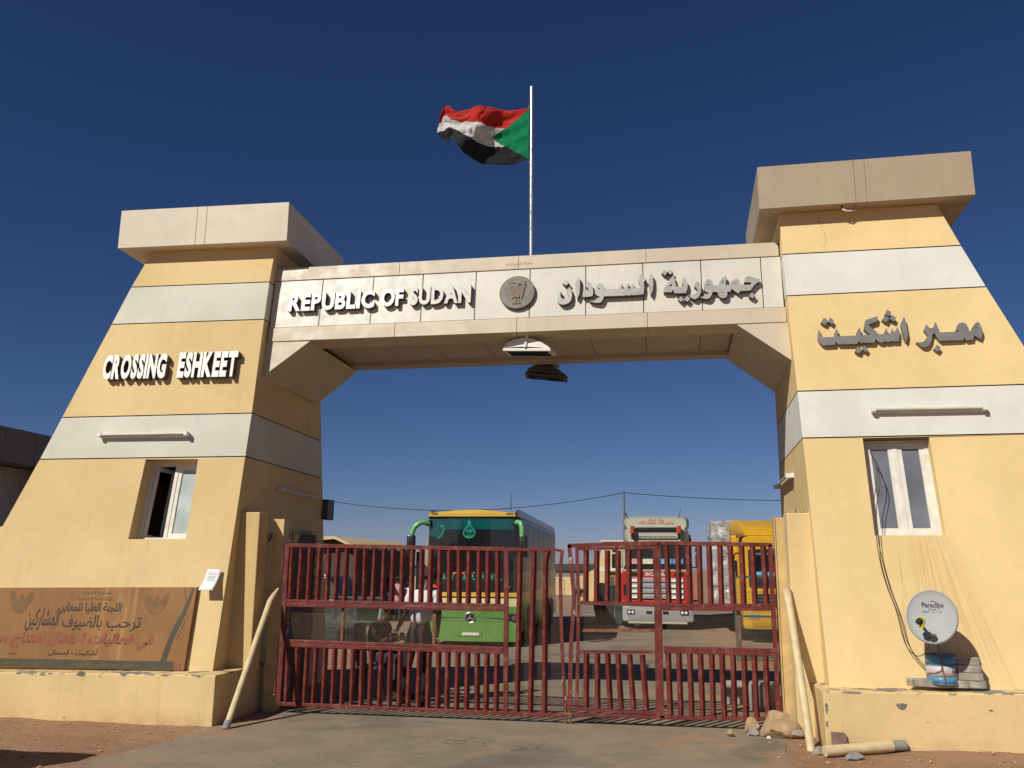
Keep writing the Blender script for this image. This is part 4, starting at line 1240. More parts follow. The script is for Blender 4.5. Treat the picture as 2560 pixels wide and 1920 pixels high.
rock("stone", (3.14, -.42, .03), (.09, .07, .05), 9.5, m_paver, "grey mortar lump by the end of the lying pipe", rg, 3, .6)
g = MB(); g.prism([(0, 0), (.142, 0), (.14, .13), (.125, .152), (0, .158)], (3.268, -.315, .03), (1, 0, 0), (0, .22, .975), (0, -.975, .22), .012)
tag(g.build("floor_tile", m_tile), "broken brown floor tile propped against the right plinth", "tile")
g = MB(); g.obox((.62, -1.75, .012), (.05, .018, .012), (0, 0, .2)); tag(g.build("litter_scrap", m_wht), "white scrap of litter on the asphalt before the gate", "litter")
g = MB(); g.obox((.87, -1.72, .010), (.09, .014, .008), (0, 0, .1)); tag(g.build("twig", m_rust), "dark twig lying on the asphalt before the gate", "twig")

# ================================================================ dish, tin and blocks on the right plinth
PZ = .567
def paver(c, rz, label, mesh=[None]):
    """S edged paving block, front face wavy"""
    if mesh[0] is None:
        n = 16; L, D, H = .215, .105, .068; fr = []; bk = []
        for i in range(n + 1):
            x = -L / 2 + L * i / n
            wv = .012 * math.sin(i / n * 2 * math.pi * 1.0)
            fr.append((x, -D / 2 + wv)); bk.append((x, D / 2 + wv))
        g = MB(); g.prism(fr + bk[::-1], (0, 0, -H / 2), (1, 0, 0), (0, 1, 0), (0, 0, 1), H)
        mesh[0] = g.build("paving_block", m_paver, bevel=.006)
        o = mesh[0]; o.location = c; o.rotation_euler = rz
    else:
        o = mesh[0].copy(); C.objects.link(o); o.location = c; o.rotation_euler = rz
    o.name = "paving_block"
    return tag(o, label, "paving block", "concrete paving blocks on the right plinth")


paver((4.625, -.12, PZ + .036 + .0), (0, 0, .05), "bottom paving block of the stack beside the blue tin")
paver((4.605, -.125, PZ + .036 + .071), (0, 0, -.02), "second paving block from the bottom of the stack beside the blue tin")
paver((4.595, -.12, PZ + .036 + .142), (0, 0, .03), "third paving block from the bottom of the stack beside the blue tin")
paver((4.588, -.115, PZ + .036 + .213), (0, 0, -.05), "topmost paving block of the stack beside the blue tin")
paver((4.155, -.09, PZ + .036), (0, 0, .25), "sunlit paving block at the left end of the row under the blue tin")
paver((4.30, -.13, PZ + .036), (0, 0, -.05), "paving block under the left side of the blue tin")
paver((4.475, -.12, PZ + .036), (0, 0, .04), "paving block under the right side of the blue tin, next to the stack")
g = MB(); g.box(4.60, 4.98, -.245, -.01, PZ - .002, PZ + .009)
brd = g.build("board_offcut", m_stoneg); tag(brd, "thin dark board offcut lying under the stack of paving blocks", "board")

tin = thing("paint_tin", (4.365, -.095, PZ + .072), "dented blue and white paint tin on the paving blocks, holding the dish", "paint tin")
ct = Vector((4.365, -.095, PZ + .072)); rT = .14
m_tinb = simple("tin_blue", (.035, .24, .42), .4, 0, .15, 9, dust=.35, dustcol=(.45, .36, .28))
m_tinw = simple("tin_white", (.55, .5, .5), .45, 0, .12, 9, dust=.4, dustcol=(.42, .3, .25))
def band(r, z0, z1, mat, name):
    g = MB(); n = 40
    for z in (z0, (z0 + z1) / 2, z1):
        for i in range(n):
            a = 2 * math.pi * i / n
            rr = r + .004 * mn.noise(Vector((math.cos(a) * 2, math.sin(a) * 2, z * 9)))
            g.v.append(ct + Vector((math.cos(a) * rr, math.sin(a) * rr, z)))
    for j in range(2):
        for i in range(n):
            g.f.append([j * n + i, j * n + (i + 1) % n, (j + 1) * n + (i + 1) % n, (j + 1) * n + i]); g.m.append(0)
    o = g.build(name, mat, tin, smooth=True, recalc=False)
    sd = o.modifiers.new("thick", 'SOLIDIFY'); sd.thickness = .003; return o
band(rT, .0, .065, m_tinb, "lower_band"); band(rT - .001, .065, .172, m_tinw, "label_band"); band(rT, .172, .262, m_tinb, "upper_band")
for z in (.0, .172, .262):
    pts = [ct + Vector((math.cos(i * .1571) * (rT + .002), math.sin(i * .1571) * (rT + .002), z)) for i in range(41)]
    g = MB(); g.tube(pts, .0045, 6, cap=False); g.build("rim", m_tinb if z < .2 else m_rust, tin)
g = MB(); g.lathe([(0, 0), (rT - .01, 0), (rT - .012, .20), (0, .20)], ct + Vector((0, 0, .02)), n=24); g.build("ballast", m_stoneg, tin)
g = MB(); g.tube([ct + Vector((-.04, -.142, .262)), ct + Vector((-.035, -.146, .17)), ct + Vector((-.022, -.147, .08)), ct + Vector((-.012, -.146, .0))], .006, 6)
g.tube([ct + Vector((-.138, -.05, .09)), ct + Vector((-.09, -.118, .10)), ct + Vector((-.045, -.146, .125)), ct + Vector((-.034, -.147, .17))], .004, 6)
g.build("handle_wire", m_rust, tin)
vs, fs = text_geo("NEI", 0, .02)
vs = fit(vs, 0, .075, .098, .135)
q = []
for v in vs:
    a = -math.pi / 2 + .42 + v.x / rT; q.append(ct + Vector((math.cos(a) * (rT + .0045), math.sin(a) * (rT + .0045), v.y)))
MB().add(q, fs).build("lettering", simple("print_navy", (.02, .025, .08), .6), tin, recalc=False)

dish = thing("satellite_dish", (4.36, -.10, .93), "round grey satellite dish on an arm, propped in the blue tin", "satellite dish")
m_dish = simple("dish_grey_enamel", (.37, .375, .37), .7, .0, .05, 4, spec=.15)
dc = Vector((4.255, -.34, 1.255)); dn = Vector((-.30, -.90, .36)).normalized()
du = Vector((-dn.y, dn.x, 0)).normalized() * -1
if du.x < 0: du = -du
dv = dn.cross(du)
if dv.z < 0: dv = -dv
g = MB(); n = 48; rings = [0, .2, .4, .6, .8, .93, .98, 1.0, 1.02, 1.0]
for kx, rr in enumerate(rings):
    h = .045 * rr * rr if kx < 6 else (.045 * .87 + (.012 if kx == 6 else .008 if kx == 7 else -.004 if kx == 8 else -.014))
    for i in range(n):
        a = 2 * math.pi * i / n
        g.v.append(dc + du * math.cos(a) * .222 * rr + dv * math.sin(a) * .258 * rr + dn * h)
for j in range(len(rings) - 1):
    for i in range(n):
        g.f.append([j * n + i, j * n + (i + 1) % n, (j + 1) * n + (i + 1) % n, (j + 1) * n + i]); g.m.append(0)
o = g.build("reflector", m_dish, dish, smooth=40, recalc=False, weld=True)
sd = o.modifiers.new("thick", 'SOLIDIFY'); sd.thickness = .004; sd.offset = 0
foot = dc - dv * .225 + dn * .05 + du * .0
lnb = dc + du * -.16 + dv * -.045 + dn * .30
lnb = Vector((4.085, -.56, 1.235))
g = MB(); g.bar(foot, lnb + Vector((.02, .02, -.045)), .02, .03, dn); g.build("arm", m_dgrey, dish)
g = MB(); g.obox(foot + dn * .01 + dv * .02, (.05, .05, .055), (.3, 0, .2)); g.build("arm_clamp", m_dgrey, dish, bevel=.006)
ax_ = (dc - lnb).normalized()
g = MB(); g.lathe([(.0, -.055), (.022, -.05), (.024, -.01), (.034, .0), (.034, .035), (.0, .036)], lnb, ax_, 20); g.build("receiver", m_black, dish, smooth=40)
m_yelp = simple("plastic_yellow", (.55, .47, .03), .4)
g = MB(); g.lathe([(.026, -.002), (.040, .0), (.042, .02), (.030, .024)], lnb, ax_, 20); g.build("receiver_ring", m_yelp, dish, smooth=40)
g = MB(); g.lathe([(0, -.02), (.02, -.018), (.022, .015), (0, .018)], lnb + Vector((.012, .0, -.045)), (0, 0, 1), 14); g.build("receiver_holder", m_yelp, dish, smooth=40)
g = MB(); g.tube([ct + Vector((0, 0, .12)), ct + Vector((-.02, -.02, .33)), ct + Vector((-.05, -.06, .48)), dc - dn * .03], .022, 12); g.build("mast", m_grey, dish)
g = MB(); g.tube([dc - dn * .03 - dv * .06, foot - dn * .05, foot], .012, 8); g.build("bracket", m_dgrey, dish)
pl = lambda x, y: dc + du * x + dv * y + dn * (.045 * ((x / .222) ** 2 + (y / .258) ** 2) + .0060)
def dish_text(s, x0, x1, y0, y1, mat, off=0.0):
    vs, fs = text_geo(s, 0, off, 2)
    MB().add([pl(v.x, v.y) for v in fit(vs, x0, x1, y0, y1)], fs).build("lettering", mat, dish, recalc=False)
dish_text("Paraclips", -.085, .105, .085, .145, m_blackp, .02)
dish_text(arabic("رمضان كريم"), -.075, .085, .042, .078, m_blackp)
g = MB()
for a0, a1 in ((.2, 2.0), (3.5, 5.3)):
    g.tube([pl(.012 + .05 * math.cos(lerp(a0, a1, i / 12)), .118 + .04 * math.sin(lerp(a0, a1, i / 12))) for i in range(13)], .0018, 4)
g.build("emblem", m_blackp, dish)

# black cable from the window down to the dish
cb = [(3.925, .31, 3.04), (3.99, .24, 2.72), (3.93, .22, 2.40), (3.915, .16, 2.06), (3.93, .17, 1.82), (3.97, .13, 1.55), (4.035, .09, 1.30), (4.075, .05, 1.02), (4.13, .0, .90), (4.17, -.16, .89), (4.19, -.36, .98), (4.185, -.46, 1.10), (4.10, -.55, 1.20)]
def smooth_path(p, n=6):
    p = [Vector(q) for q in p]; out = []
    for i in range(len(p) - 1):
        a, b, c, d = p[max(i - 1, 0)], p[i], p[i + 1], p[min(i + 2, len(p) - 1)]
        for s_ in range(n):
            t = s_ / n
            out.append(.5 * ((2 * b) + (c - a) * t + (2 * a - 5 * b + 4 * c - d) * t * t + (3 * b - a - 3 * c + d) * t ** 3))
    return out + [p[-1]]
m_cab = simple("cable_brown_black", (.07, .045, .03), .7)
g = MB(); g.tube(smooth_path(cb), .0042, 6); tag(g.build("cable", m_cab), "dark cable running from the right window down to the dish receiver", "cable", "two cables on the right tower wall")
cb2 = [(3.94, .30, 2.95), (4.01, .235, 2.66), (3.95, .21, 2.35), (3.928, .15, 2.05), (3.955, .16, 1.80), (4.0, .12, 1.52), (4.06, .08, 1.28), (4.10, .04, 1.02), (4.15, .02, .90), (4.22, -.02, .80), (4.285, -.20, .67), (4.29, -.23, .66)]
g = MB(); g.tube(smooth_path(cb2), .0042, 6); tag(g.build("cable", m_cab), "dark cable running from the right window down to the blue tin", "cable", "two cables on the right tower wall")
# grey concrete blocks behind the gate on the right
g = MB(); g.box(2.47, 2.70, 2.62, 2.85, -.02, .27); tag(g.build("concrete_block", m_conc, bevel=.012), "pale concrete block on the ground behind the right gate leaf", "concrete block")
g = MB(); g.lathe([(.17, 0), (.18, .02), (.18, .30), (.15, .345), (.0, .35)], (2.88, 2.25, -.01), n=20); tag(g.build("concrete_block", m_stoneg, smooth=40), "grey round topped concrete bollard base behind the right gate leaf", "concrete block")
# made-up wall added out of frame to cast the shadow at lower left
g = MB(); g.box(-8.6, -4.42, -3.75, -3.45, -.05, 1.58); tag(g.build("boundary_wall", m_conc, bevel=.02), "added grey concrete wall out of view left of the camera, casting a shadow on the dirt", "wall")
# ================================================================ vehicles
class Frame:
    """local coordinates of a vehicle: x to our right, y away from us, z up"""
    def __init__(s, pos, rz):
        s.M = Matrix.Translation(Vector(pos)) @ Matrix.Rotation(rz, 4, 'Z')

    def __call__(s, x, y, z): return s.M @ Vector((x, y, z))


def fbox(F, x0, x1, y0, y1, z0, z1, mi=0, m=None):
    m = m or MB()
    return m.hexa([F(x0, y0, z0), F(x1, y0, z0), F(x1, y1, z0), F(x0, y1, z0), F(x0, y0, z1), F(x1, y0, z1), F(x1, y1, z1), F(x0, y1, z1)], mi)


def loft(F, secs, m=None, mi=0, cap=True):
    """secs: list of outlines, each a list of (x, y, z) with equal counts"""
    m = m or MB(); n = len(secs[0]); base = len(m.v)
    for s_ in secs:
        for p in s_: m.v.append(F(*p))
    for i in range(len(secs) - 1):
        for j in range(n):
            a = base + i * n + j; b = base + i * n + (j + 1) % n
            m.f.append([a, b, b + n, a + n]); m.m.append(mi)
    if cap:
        m.f.append([base + j for j in range(n)][::-1]); m.m.append(mi)
        e = base + (len(secs) - 1) * n; m.f.append([e + j for j in range(n)]); m.m.append(mi)
    return m


def rr(hw, z0, z1, r, y, n=4):
    """rounded rectangle section in the x-z plane at depth y"""
    out = []
    for cx, cz, a0 in ((hw - r, z0 + r, -90), (hw - r, z1 - r, 0), (-hw + r, z1 - r, 90), (-hw + r, z0 + r, 180)):
        for i in range(n + 1):
            a = R(a0 + 90 * i / n); out.append((cx + r * math.cos(a), y, cz + r * math.sin(a)))
    return out


def wheel(F, x, y, r, wd, parent, side):
    c = F(x, y, r); ax = (F(1, 0, 0) - F(0, 0, 0)).normalized()
    g = MB(); g.lathe([(r * .62, -wd / 2), (r * .94, -wd / 2), (r, -wd * .36), (r, wd * .36), (r * .94, wd / 2), (r * .62, wd / 2)], c, ax, 24)
    wh = g.build("wheel", m_black, parent, smooth=40)
    g = MB(); g.lathe([(0, -wd * .3), (r * .3, -wd * .32), (r * .6, -wd * .46), (r * .62, -wd * .2), (r * .62, wd * .2), (r * .6, wd * .46), (r * .3, wd * .32), (0, wd * .3)], c, ax, 20)
    g.build("rim", m_grey, wh, smooth=40)


paint = lambda n, c, r=.28, d=.18: simple(n, c, r, 0, .06, 3, spec=.5, dust=d, dustcol=(.42, .34, .22))
m_bgreen = paint("bus_green", (.10, .27, .055)); m_byel = paint("bus_yellow", (.62, .40, .06)); m_bcream = paint("bus_cream", (.72, .60, .32))
m_mgreen = paint("mirror_green", (.13, .42, .12)); m_teal = simple("decal_turquoise", (.03, .42, .27), .5); m_orange = simple("decal_orange", (.75, .10, .015), .5)

BF = Frame((-3.41, 14.0, -.35), .039)
bus = thing("coach_bus", (-3.41, 14, -.35), "green and yellow coach bus facing the gate, dark windscreen with turquoise decals", "bus")
m = MB()
secs = []
for y, ins, z1 in ((.10, .10, 3.40), (.3, .02, 3.47), (1.2, 0, 3.52), (11.6, 0, 3.52), (11.9, .08, 3.45)):
    secs.append(rr(1.27 - ins, .28, z1, .16, y))
loft(BF, secs, m); body = m.build("body", m_blackp, bus, smooth=40)
# roof skin, yellow, crowned
m = MB(); secs = []
for y, d, hw in ((-.03, .07, 1.19), (.03, .13, 1.22), (.14, .165, 1.24), (.5, .185, 1.255), (1.5, .185, 1.26), (11.7, .185, 1.26), (11.95, .08, 1.2)):
    sec = [(-hw, y, 3.40), (-hw + .03, y, 3.40 + .2 * d / .185 + .01)]
    for i in range(9):
        u = -1 + 2 * i / 8
        sec.append((u * (hw - .1), y, 3.43 + d * (1 - .55 * u * u)))
    sec += [(hw - .03, y, 3.40 + .2 * d / .185 + .01), (hw, y, 3.40)]
    secs.append(sec)
loft(BF, secs, m); m.build("roof", m_byel, bus, smooth=40)
for x in (-1.03, 1.03):
    fbox(BF, x - .09, x + .09, -.05, .0, 3.455, 3.49).build("marker_lamp", simple("lamp_amber", (.22, .10, .03), .3), bus, bevel=.01)
m = MB(); m.tube([BF(.98, .6, 3.6), BF(.985, .62, 4.12)], [.012, .004], 6); m.build("antenna", m_black, bus)
for x, y in ((.2, 4.0), (.5, 7.4)):
    fbox(BF, x - .4, x + .4, y, y + .9, 3.58, 3.72).build("roof_hatch", m_byel, bus, bevel=.03)
def front(x0, x1, z0, z1, y, bow, name, mat, parent=bus, n=10, t=.04):
    """curved front panel, bowed towards us in the middle"""
    m = MB(); F_ = []
    for z in (z0, z1):
        for i in range(n + 1):
            u = i / n; F_.append((lerp(x0, x1, u), y - bow * (1 - ((lerp(x0, x1, u)) / 1.27) ** 2), z))
    pts = [BF(*p) for p in F_]; bk = [BF(p[0], p[1] + t, p[2]) for p in F_]
    k0 = n + 1; m.add(pts + bk, [])
    N2 = 2 * k0
    for i in range(n):
        m.f += [[i, i + 1, k0 + i + 1, k0 + i], [N2 + i + 1, N2 + i, N2 + k0 + i, N2 + k0 + i + 1], [i + 1, i, N2 + i, N2 + i + 1], [k0 + i, k0 + i + 1, N2 + k0 + i + 1, N2 + k0 + i]]
        m.m += [0] * 4
    m.f += [[0, k0, N2 + k0, N2], [n, N2 + n, N2 + k0 + n, k0 + n]]; m.m += [0, 0]
    return m.build(name, mat, parent, smooth=30)
front(-1.22, 1.22, 3.345, 3.43, .06, .06, "windscreen_frame", m_blackp)
ws = front(-1.19, 1.19, 1.95, 3.34, .05, .07, "windscreen", m_glass_d)
front(-1.17, 1.17, 3.05, 3.33, .042, .07, "tint_band", m_glass_t, ws, t=.02)  # teal tint and sky reflection painted as a strip on the upper glass
front(-1.17, -.80, 2.86, 3.045, .042, .07, "tint_band", m_glass_t, ws, t=.02)  # left patch of the same painted reflection
front(-1.20, 1.20, 1.40, 1.945, .045, .07, "front_mask", m_blackp)
front(-1.24, 1.24, 1.285, 1.395, .04, .07, "yellow_stripe", m_byel)
front(-1.24, 1.24, 1.04, 1.245, .035, .075, "cream_stripe", m_bcream)
front(-1.25, 1.25, .66, 1.035, .02, .09, "front_panel", m_bgreen)
front(-1.26, 1.26, .14, .655, .0, .10, "bumper", m_bgreen)
front(-.95, -.2, .735, .755, -.068, .0, "groove", m_dgrey, t=.01); front(.2, .95, .735, .755, -.068, .0, "groove", m_dgrey, t=.01)
for s_ in (-1, 1):
    fr = fbox(BF, s_ * 1.08 - .17, s_ * 1.08 + .17, -.02, .05, .62, .86).build("headlight", m_blackp, bus, bevel=.02)
    for dx in (-.08, .08):
        MB().lathe([(0, .02), (.055, .015), (.065, 0), (.065, -.02)], BF(s_ * 1.08 + dx, -.022, .74), BF(0, -1, 0) - BF(0, 0, 0), 16).build("lens", m_dgrey, fr, smooth=40)
fbox(BF, -.32, .32, -.115, -.10, .27, .41).build("number_plate", m_bgreen, bus); fbox(BF, -.20, .25, -.119, -.116, .30, .37).build("number_plate", m_wht, bus)
# three pointed star in a ring
sc0 = BF(-.0, -.085, .745); fy = (BF(0, -1, 0) - BF(0, 0, 0)).normalized(); fx = (BF(1, 0, 0) - BF(0, 0, 0)).normalized(); fz = Vector((0, 0, 1))
g = MB(); g.lathe([(0, .008), (.115, .008), (.115, 0)], sc0, fy, 32); em = g.build("emblem_plate", m_blackp, bus)
g = MB(); g.tube([sc0 + fx * math.cos(i * math.pi / 16) * .13 + fz * math.sin(i * math.pi / 16) * .13 + fy * .012 for i in range(33)], .014, 8, cap=False); g.build("emblem_ring", m_steel, em)
g = MB(); 
poly = []
for i in range(3):
    a = R(90 + 120 * i); b = a + R(60); poly += [(.12 * math.cos(a), .12 * math.sin(a)), (.022 * math.cos(b), .022 * math.sin(b))]
g.prism(poly, sc0 + fy * .009, fx, fz, fy, .012); g.build("emblem_star", m_grey, em)
# windscreen decals
def gy(x): return .05 - .07 * (1 - (x / 1.27) ** 2)
def decal_line(pts, r, mat, name="decal"):
    g = MB(); g.tube([BF(x, gy(x) - .004, z) for x, z in pts], r, 5); return g.build(name, mat, ws)
cx, cz = -.07, 2.96
for s_ in (1.0, .82):
    pts = []
    for i in range(33):
        a = -math.pi / 2 + 2 * math.pi * i / 32
        rr_ = 1.0
        x = math.cos(a) * .165; z = math.sin(a) * .14
        if z > 0: z = z * 1.75; x = x * (1 - .75 * (math.sin(a)) ** 1.5)
        pts.append((cx + x * s_, cz + z * s_ - (1 - s_) * .02))
    decal_line(pts, .009 if s_ == 1 else .006, m_teal)
for z, w_ in ((3.225, .05), (3.26, .035)):
    decal_line([(cx - w_, z + .02), (cx + w_, z - .02)], .010, m_teal); decal_line([(cx - w_, z - .02), (cx + w_, z + .02)], .010, m_teal)
decal_line([(cx, 3.27), (cx, 3.34)], .008, m_teal)
def bus_text(s, x0, x1, z0, z1, mat, off=0.0, shear=0.0):
    vs, fs = text_geo(s, .0, off, 2, shear)
    vs = fit(vs, x0, x1, z0, z1)
    MB().add([BF(v.x, gy(v.x) - .006, v.y) for v in vs], fs).build("lettering", mat, ws, recalc=False)
bus_text(arabic("ما شاء").replace("ء", "\uFE80"), cx - .10, cx + .10, 2.85, 2.94, m_teal, .02)
bus_text("\uFEEA\uFEE0\uFEDF\uFE8D", cx - .085, cx + .085, 2.965, 3.08, m_teal, .02)
bus_text("4", -1.12, -.92, 2.86, 3.14, m_orange, .05, .2)
for s_ in (1, .8):
    decal_line([(-.93 + (math.cos(a) * .16 + math.sin(a) * .07) * s_, 2.98 + math.sin(a) * .19 * s_) for a in [R(-75 + 165 * i / 14) for i in range(15)]], .008, m_teal)
for ch, u in (("A", 245), ("Y", 485), ("L", 715), ("A", 820), ("E", 985), ("L", 1080), ("T", 1240), ("R", 1345), ("A", 1490), ("V", 1590), ("E", 1715), ("L", 1825)):
    x = (1090 + u * .0904 - 1181) / 93.4
    bus_text(ch, x - .042, x + .042, 1.72, 1.875, m_teal, .012)
for u0, u1 in ((470, 580), (705, 840), (970, 1110), (1250, 1380)):
    x0, x1 = [(1090 + u * .0904 - 1181) / 93.4 for u in (u0 - 20, u1 + 20)]
    g = MB(); g.add([BF(x0, gy(x0) - .005, 1.90), BF(lerp(x0, x1, .6), gy(x1) - .006, 1.865), BF(x1, gy(x1) - .006, 1.92), BF(lerp(x0, x1, .5), gy(x0) - .006, 1.925)], [(0, 1, 2, 3)])
    g.build("decal", m_orange, ws)
for x, z in ((-1.05, 1.53), (.93, 1.53)):
    g = MB(); g.add([BF(x, .0, z), BF(x + .1, .0, z - .03), BF(x + .13, .0, z + .01), BF(x + .03, .0, z + .07)], [(0, 1, 2, 3)]); g.build("decal", m_orange, bus)
fbox(BF, -.9, 1.0, .12, .5, 1.97, 2.1).build("dashboard_cloth", simple("cloth_dash_blue", (.06, .08, .13), .8), ws)
for x in (-.25, .62): 
    g = MB(); g.bar(BF(x, -.03, 1.62), BF(x + .75 * (1 if x < 0 else -1), -.03, 1.98), .03, .012); g.build("wiper", m_black, bus)
fbox(BF, -1.235, -1.205, .0, .06, 1.45, 2.75).build("yellow_edge", m_byel, bus)
# mirrors on arms
for s_, arm, mir in ((-1, [(-1.18, .0, 3.22), (-1.38, -.12, 3.23), (-1.55, -.16, 3.10), (-1.62, -.18, 2.90)], (-1.63, -.18, 2.62)),
                     (1, [(1.20, .0, 3.24), (1.33, -.1, 3.22), (1.38, -.14, 3.08), (1.39, -.16, 2.88)], (1.43, -.16, 2.62))):
    g = MB(); g.tube(smooth_path([BF(*p) for p in arm], 4), [.07] * 13, 10); mr = g.build("mirror", m_mgreen, bus, smooth=50)
    x, y, z = mir
    fbox(BF, x - .11, x + .11, y - .09, y + .09, z - .3, z + .27).build("mirror_housing", m_blackp, mr, bevel=.035, smooth=40)
    fbox(BF, s_ * 1.2 - .06, s_ * 1.2 + .06, -.06, .06, 3.14, 3.3).build("mirror_mount", m_blackp, mr)
fbox(BF, -1.50, -1.40, -.10, .30, 1.15, 2.45).build("open_door", m_blackp, bus, bevel=.02)
# flanks: long glass with dark pillars, cream and green skirts
for s_ in (-1, 1):
    for i in range(7):
        y0 = .55 + i * 1.58
        m = MB(); xa, xb = (1.272, 1.285) if s_ > 0 else (-1.285, -1.272)
        fbox(BF, xa, xb, y0 + .03, y0 + 1.53, 1.95, 3.30).build("side_window", glass("glass_side", (.03, .036, .042), .35, .25) if i == 0 and s_ < 0 else bpy.data.materials["glass_side"], bus)
    for z0, z1, mt in ((1.40, 1.93, m_blackp), (1.05, 1.385, m_byel), (.35, 1.035, m_bgreen)):
        xa, xb = (1.271, 1.284) if s_ > 0 else (-1.284, -1.271)
        for ya, yb in ((.25, 2.55), (2.565, 5.6), (5.615, 8.7), (8.715, 11.7)): fbox(BF, xa, xb, ya, yb, z0, z1).build("side_panel", mt, bus)
    for y in (2.3, 8.6, 9.9): wheel(BF, s_ * 1.16, y, .5, .3, bus, s_)

# ---- red and grey lorry
m_tred = paint("lorry_red", (.42, .018, .016), .3, .1); m_tgry = paint("lorry_pale_grey_green", (.42, .42, .32), .4, .2); m_tsil = paint("lorry_silver", (.36, .37, .38), .35, .2)
TF = Frame((1.40, 22.0, -.35), -.02)
lor = thing("lorry", (1.40, 22, -.35), "red and pale grey lorry facing the gate with orange beacons on its roof", "lorry")
m = MB(); loft(TF, [rr(1.16, .75, 2.95, .14, .12), rr(1.22, .7, 2.98, .1, .5), rr(1.24, .7, 2.98, .08, 2.1)], m); m.build("cab", m_tgry, lor, smooth=40)
m = MB(); loft(TF, [rr(1.0, 2.95, 3.42, .12, .18), rr(1.12, 2.95, 3.44, .14, .5), rr(1.14, 2.95, 3.44, .14, 1.0)], m); m.build("cab_roof", m_tgry, lor, smooth=40)
m = MB(); loft(TF, [rr(1.06, 3.44, 3.80, .12, .55), rr(1.16, 3.42, 3.90, .22, .95), rr(1.17, 3.4, 3.90, .24, 2.2)], m); m.build("roof_fairing", m_tgry, lor, smooth=40)
fbox(TF, -.72, .72, .10, .30, 3.34, 3.47).build("sun_visor", m_blackp, lor, bevel=.03)
pf_ = lambda x, z: TF(x, .545 - .0, z)
print_text(arabic("بسم الله ماشاء الله"), (-.60, .60, 3.55, 3.72), TF(0, .545, 0), TF(1, 0, 0) - TF(0, 0, 0), (0, 0, 1), TF(0, -1, 0) - TF(0, 0, 0), simple("lettering_red", (.62, .09, .06), .6), lor, offset=.02, t=.006)
print_text(arabic("توكلت على الله"), (-.25, .25, 3.70, 3.80), TF(0, .545, 0), TF(1, 0, 0) - TF(0, 0, 0), (0, 0, 1), TF(0, -1, 0) - TF(0, 0, 0), simple("lettering_red_pale", (.55, .16, .10), .6), lor, offset=.01, t=.006)
g = MB()
rk = [(-.85, .0, 3.2), (-.78, -.02, 3.05), (.78, -.02, 3.05), (.85, .0, 3.2)]
g.tube([TF(*p) for p in rk], .03, 8).tube([TF(-.7, -.02, 3.13), TF(.7, -.02, 3.13)], .015, 6)
for i in range(9): g.tube([TF(-.7 + .175 * i, -.02, 3.05), TF(-.7 + .175 * i, -.02, 3.13)], .01, 5)
g.tube([TF(-.8, 0, 3.12), TF(-.8, .2, 3.2)], .02, 6).tube([TF(.8, 0, 3.12), TF(.8, .2, 3.2)], .02, 6); g.build("lamp_rack", m_blackp, lor)
m_amb = simple("beacon_orange", (.42, .07, .012), .3)
for x in (-.80, .80):
    g = MB(); g.lathe([(.0, .26), (.075, .25), (.09, .0), (0, 0)], TF(x, .0, 3.26), n=16); b_ = g.build("beacon", m_amb, lor, smooth=50)
    g = MB(); g.tube([TF(x, 0, 3.05), TF(x, 0, 3.26)], .05, 10); g.build("beacon_base", m_blackp, b_)
fbox(TF, -1.08, 1.08, .06, .11, 2.12, 2.96).build("windscreen", m_glass_d, lor, bevel=.03)
m_dp = simple("cloth_pink_floral", (.62, .32, .36), .9, 0, .35, 14); m_dw = simple("cloth_cream", (.62, .56, .42), .9, 0, .2, 14); m_db = simple("cloth_sky_blue", (.12, .42, .62), .9, 0, .15, 8); m_dv = simple("cloth_blue", (.13, .2, .5), .9, 0, .2, 9)
for x0, x1, mt in ((-.95, -.62, m_dp), (-.60, -.12, m_dw), (.0, .52, m_db), (.54, .92, m_dv)):
    fbox(TF, x0, x1, .03, .058, 2.20, 2.38).build("dashboard_cloth", mt, lor, bevel=.012)
fbox(TF, -1.12, 1.12, .05, .12, 2.02, 2.13).build("scuttle", m_blackp, lor)
fbox(TF, -1.2, 1.2, .03, .12, 1.965, 2.015).build("pale_trim", m_tgry, lor)
fbox(TF, -1.19, 1.19, .02, .12, 1.0, 1.96).build("front_panel", m_tred, lor, bevel=.03)
for x in (-.72, .76): fbox(TF, x - .16, x + .16, .005, .03, 1.80, 1.93).build("vent", m_blackp, lor, bevel=.01)
print_text("SCANIA", (-.40, .42, 1.80, 1.915), TF(0, .02, 0), TF(1, 0, 0) - TF(0, 0, 0), (0, 0, 1), TF(0, -1, 0) - TF(0, 0, 0), m_letp, lor, offset=.05, t=.008)
for i in range(4):
    z1 = 1.735 - i * .185
    fbox(TF, -.90, .90, -.03 - .004 * i, .02, z1 - .15, z1).build("grille_slat", m_tsil, lor, bevel=.012)
    fbox(TF, -.46, .46, -.05 - .004 * i, -.032, z1 - .14, z1 - .06).build("grille_mesh", m_grey, lor)
    for a, b in ((-.89, -.5), (.5, .89)): fbox(TF, a, b, -.045 - .004 * i, -.032, z1 - .135, z1 - .05).build("grille_plate", m_letw, lor)
for s_ in (-1, 1):
    m = MB(); loft(TF, [rr(.16, .98, 1.9, .05, .0), rr(.16, .98, 1.9, .05, .3)], m)
    for v in m.v: v += (TF(s_ * 1.08, 0, 0) - TF(0, 0, 0))
    m.build("corner_panel", m_tred, lor, smooth=40)
    fbox(TF, s_ * 1.10 - .05, s_ * 1.10 + .05, -.02, .01, 1.15, 1.5).build("vent", m_blackp, lor)
fbox(TF, -1.22, 1.22, -.03, .12, .80, .985).build("bumper_top", m_tred, lor, bevel=.03); fbox(TF, -.82, .82, -.045, -.03, .81, .88).build("white_strip", m_letw, lor)
